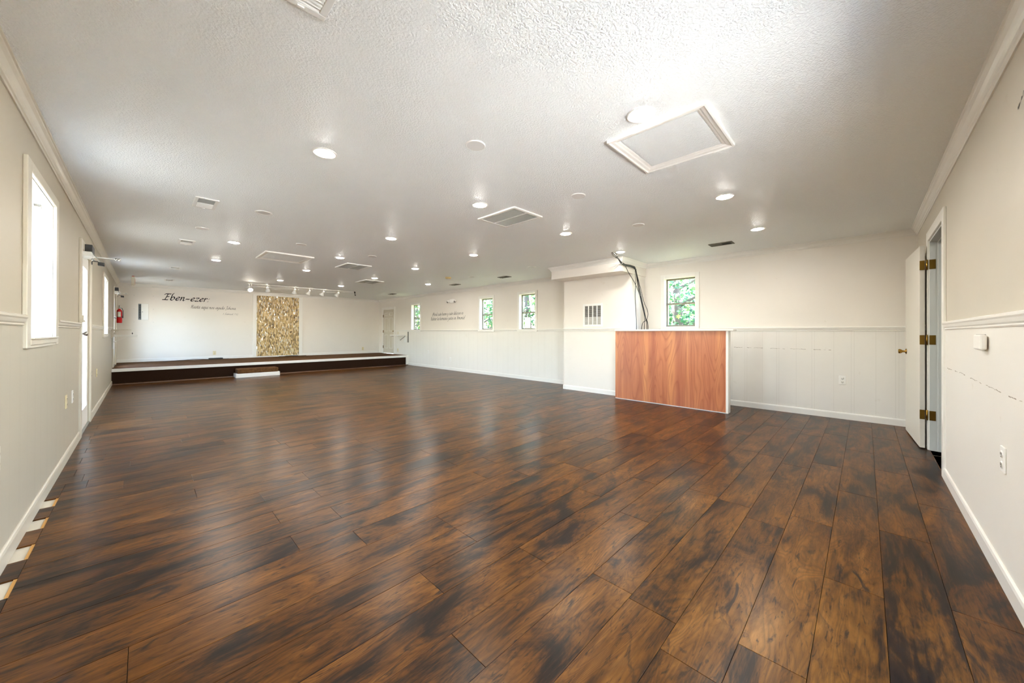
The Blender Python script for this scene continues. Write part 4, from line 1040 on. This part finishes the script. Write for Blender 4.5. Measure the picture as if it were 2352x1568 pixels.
# cable bundle
def cables():
    t = thing('cable_bundle', 'bundle of black cables dropping from the ceiling behind the counter', 'cables', (6.15, 2.92, 2.3))
    yc = COL_Y0-.03
    mid = [(5.95, 2.90, 2.375), (6.08, yc-.015, 2.335), (6.22, yc-.012, 2.315), (6.42, yc-.012, 2.325), (6.56, yc-.015, 2.32), (6.62, yc-.02, 2.285)]
    MB().tube(mid, [.010, .016, .018, .018, .018, .014], 10).build('bundle', 'black_rubber', t)
    def cat(p, n=8):
        q = [Vector(v) for v in p]; q = [q[0]*2-q[1]]+q+[q[-1]*2-q[-2]]; out = []
        for i in range(1, len(q)-2):
            for k in range(n):
                u = k/n; a, b_, c_, d_ = q[i-1:i+3]; out.append(.5*((2*b_)+(c_-a)*u+(2*a-5*b_+4*c_-d_)*u*u+(3*b_-3*c_+d_-a)*u**3))
        out.append(q[-2]); return out
    for p in ([(5.70, 2.885, 2.44), (5.74, 2.89, 2.415), (5.82, 2.89, 2.385), (5.96, 2.90, 2.372)], [(5.71, 2.87, 2.44), (5.78, 2.865, 2.41), (5.88, 2.88, 2.375), (5.98, 2.90, 2.368)],
              [(5.77, 2.87, 2.44), (5.83, 2.86, 2.43), (5.86, 2.87, 2.39), (5.96, 2.90, 2.372)]):
        MB().tube(cat(p), .0065, 8).build('cable', 'black_rubber', t)
    down = [[(6.62, yc-.02, 2.285), (6.70, 2.90, 2.0), (6.80, 2.88, 1.7), (6.90, 2.86, 1.42), (6.93, 2.85, 1.2), (6.93, 2.85, .02)],
            [(6.62, yc-.02, 2.285), (6.68, 2.91, 2.0), (6.79, 2.89, 1.7), (6.86, 2.86, 1.42), (6.89, 2.88, 1.2), (6.89, 2.88, .02)],
            [(6.62, yc-.02, 2.285), (6.71, 2.885, 2.0), (6.82, 2.86, 1.72), (6.91, 2.83, 1.55), (6.90, 2.84, 1.4), (6.80, 2.90, 1.2), (6.78, 2.9, .02)],
            [(6.60, yc-.02, 2.29), (6.61, 2.915, 2.0), (6.60, 2.92, 1.8), (6.63, 2.92, 1.5), (6.645, 2.92, 1.2), (6.645, 2.92, .02)],
            [(6.22, yc-.02, 2.312), (6.33, 2.915, 2.2), (6.52, 2.90, 2.05), (6.66, 2.89, 1.9), (6.80, 2.87, 1.66), (6.88, 2.86, 1.45), (6.94, 2.83, 1.2), (6.94, 2.83, .02)]]
    for p, r in zip(down, (.008, .006, .005, .005, .005)): MB().tube(cat(p), r, 8).build('cable', 'black_rubber', t)
    for x, y, z in ((6.10, yc-.014, 2.331), (6.60, yc-.018, 2.305)):
        MB().lathe([(.020, -.006), (.021, 0), (.020, .006)], (x, y, z), (.9, 0, -.25), 14, False).build('cable_tie', 'white_plastic', t)
cables()

# ------------------------------------------------------------------ outside
smesh('ground_left', MB().box(-25, -.16, -2.4, 40, -.25, -.2).box(-.16, W+.14, -2.4, Y0-.14, -.25, -.2), 'asphalt', 'grey yard outside the left wall')  # unseen ground, tone and apron kept dark to limit bounce onto the ceiling
smesh('bounce_ground_front', MB().box(-25, W+.14, -25, -2.4, -.25, -.2), 'concrete', 'unseen pale ground added outside the near wall to bounce light')  # pale reflector ground, added to throw light through the added doors
smesh('ground_right', MB().box(W+.14, 40, -25, 40, -.25, -.2), 'grass', 'grass outside the right wall')
LEAF = [(0, -.5), (.16, -.12), (.5, -.16), (.3, .08), (.42, .38), (.16, .3), (0, .6), (-.16, .3), (-.42, .38), (-.3, .08), (-.5, -.16), (-.16, -.12)]
def tree(x, y, h, r, n, size, trunk, label, mat='leaves', z0=.4, seed=1):
    rr = random.Random(seed); t = thing('leafy_tree', label, 'tree', (x, y, -.2), 0, 'trees outside the right-hand windows')
    m = MB(); tips = [(x+rr.uniform(-.2, .2), y+rr.uniform(-.2, .2), h*.9)]
    m.tube([(x, y, -.2), (x+.03, y-.02, h*.3), (x-.04, y+.05, h*.6), tips[0]], [trunk, trunk*.85, trunk*.6, trunk*.15], 10)
    for k in range(9):
        a = rr.uniform(0, 2*PI); zz = rr.uniform(h*.25, h*.8); q = (x+math.cos(a)*r*.7, y+math.sin(a)*r*.7, zz+r*.25)
        m.tube([(x, y, zz), ((x+q[0])/2, (y+q[1])/2, zz+r*.2), q], [trunk*.3, trunk*.2, trunk*.06], 6)
    m.build('trunk', 'bark', t)
    f = MB()
    for k in range(n):
        while True:
            u = Vector((rr.uniform(-1,1), rr.uniform(-1,1), rr.uniform(-1,1)))
            if .35 < u.length < 1: break
        p = Vector((x+u.x*r, y+u.y*r, z0+(h-z0)/2+u.z*(h-z0)/2+.2))
        if mnoise.noise(p*1.6+Vector((seed*7, 0, 0))) < -.28: continue
        s = size*rr.uniform(.55, 1.25)
        nrm = Vector((rr.gauss(-.35, .5), rr.gauss(0, .5), rr.gauss(.75, .45))).normalized(); a = nrm.orthogonal().normalized(); b = nrm.cross(a)
        th = rr.uniform(0, 2*PI); a, b = a*math.cos(th)+b*math.sin(th), b*math.cos(th)-a*math.sin(th)
        f.add([p]+[p+(a*lx+b*ly)*s+nrm*(-.25*s*(lx*lx+ly*ly)) for lx, ly in LEAF], [(0, i+1, (i+1)%12+1) for i in range(12)])
    f.build('foliage', mat, t, recalc=False)
tree(9.9, 3.4, 4.6, 1.45, 5200, .115, .15, 'large-leaved tree close outside the window above the counter', 'leaves', .3, 1)
tree(9.5, 8.1, 4.8, 1.15, 4200, .11, .13, 'yellow-green tree outside the window left of the column', 'leaves_yellow', .3, 3)
tree(9.6, 10.75, 4.6, 1.15, 4200, .11, .14, 'pale green tree outside the window right of the wall lettering', 'leaves', .3, 5)
tree(9.8, 15.7, 5, 1.6, 4600, .13, .18, 'bright green tree outside the window nearest the stage', 'leaves_yellow', .3, 6)
tree(14.2, 5.4, 6.5, 2.0, 4200, .17, .26, 'thick-trunked tree behind the one outside the counter window', 'leaves', .3, 2)
tree(14.2, 10.2, 7, 2.1, 4200, .18, .28, 'broad tree standing farther back across the grass', 'leaves', .2, 7)
tree(14.4, 15.2, 7, 2.2, 4200, .18, .28, 'broad tree at the far end of the grass', 'leaves', .2, 8)
tree(14.6, 20.6, 7, 2.5, 4200, .2, .3, 'farthest broad tree beyond the stage window', 'leaves', .2, 9)
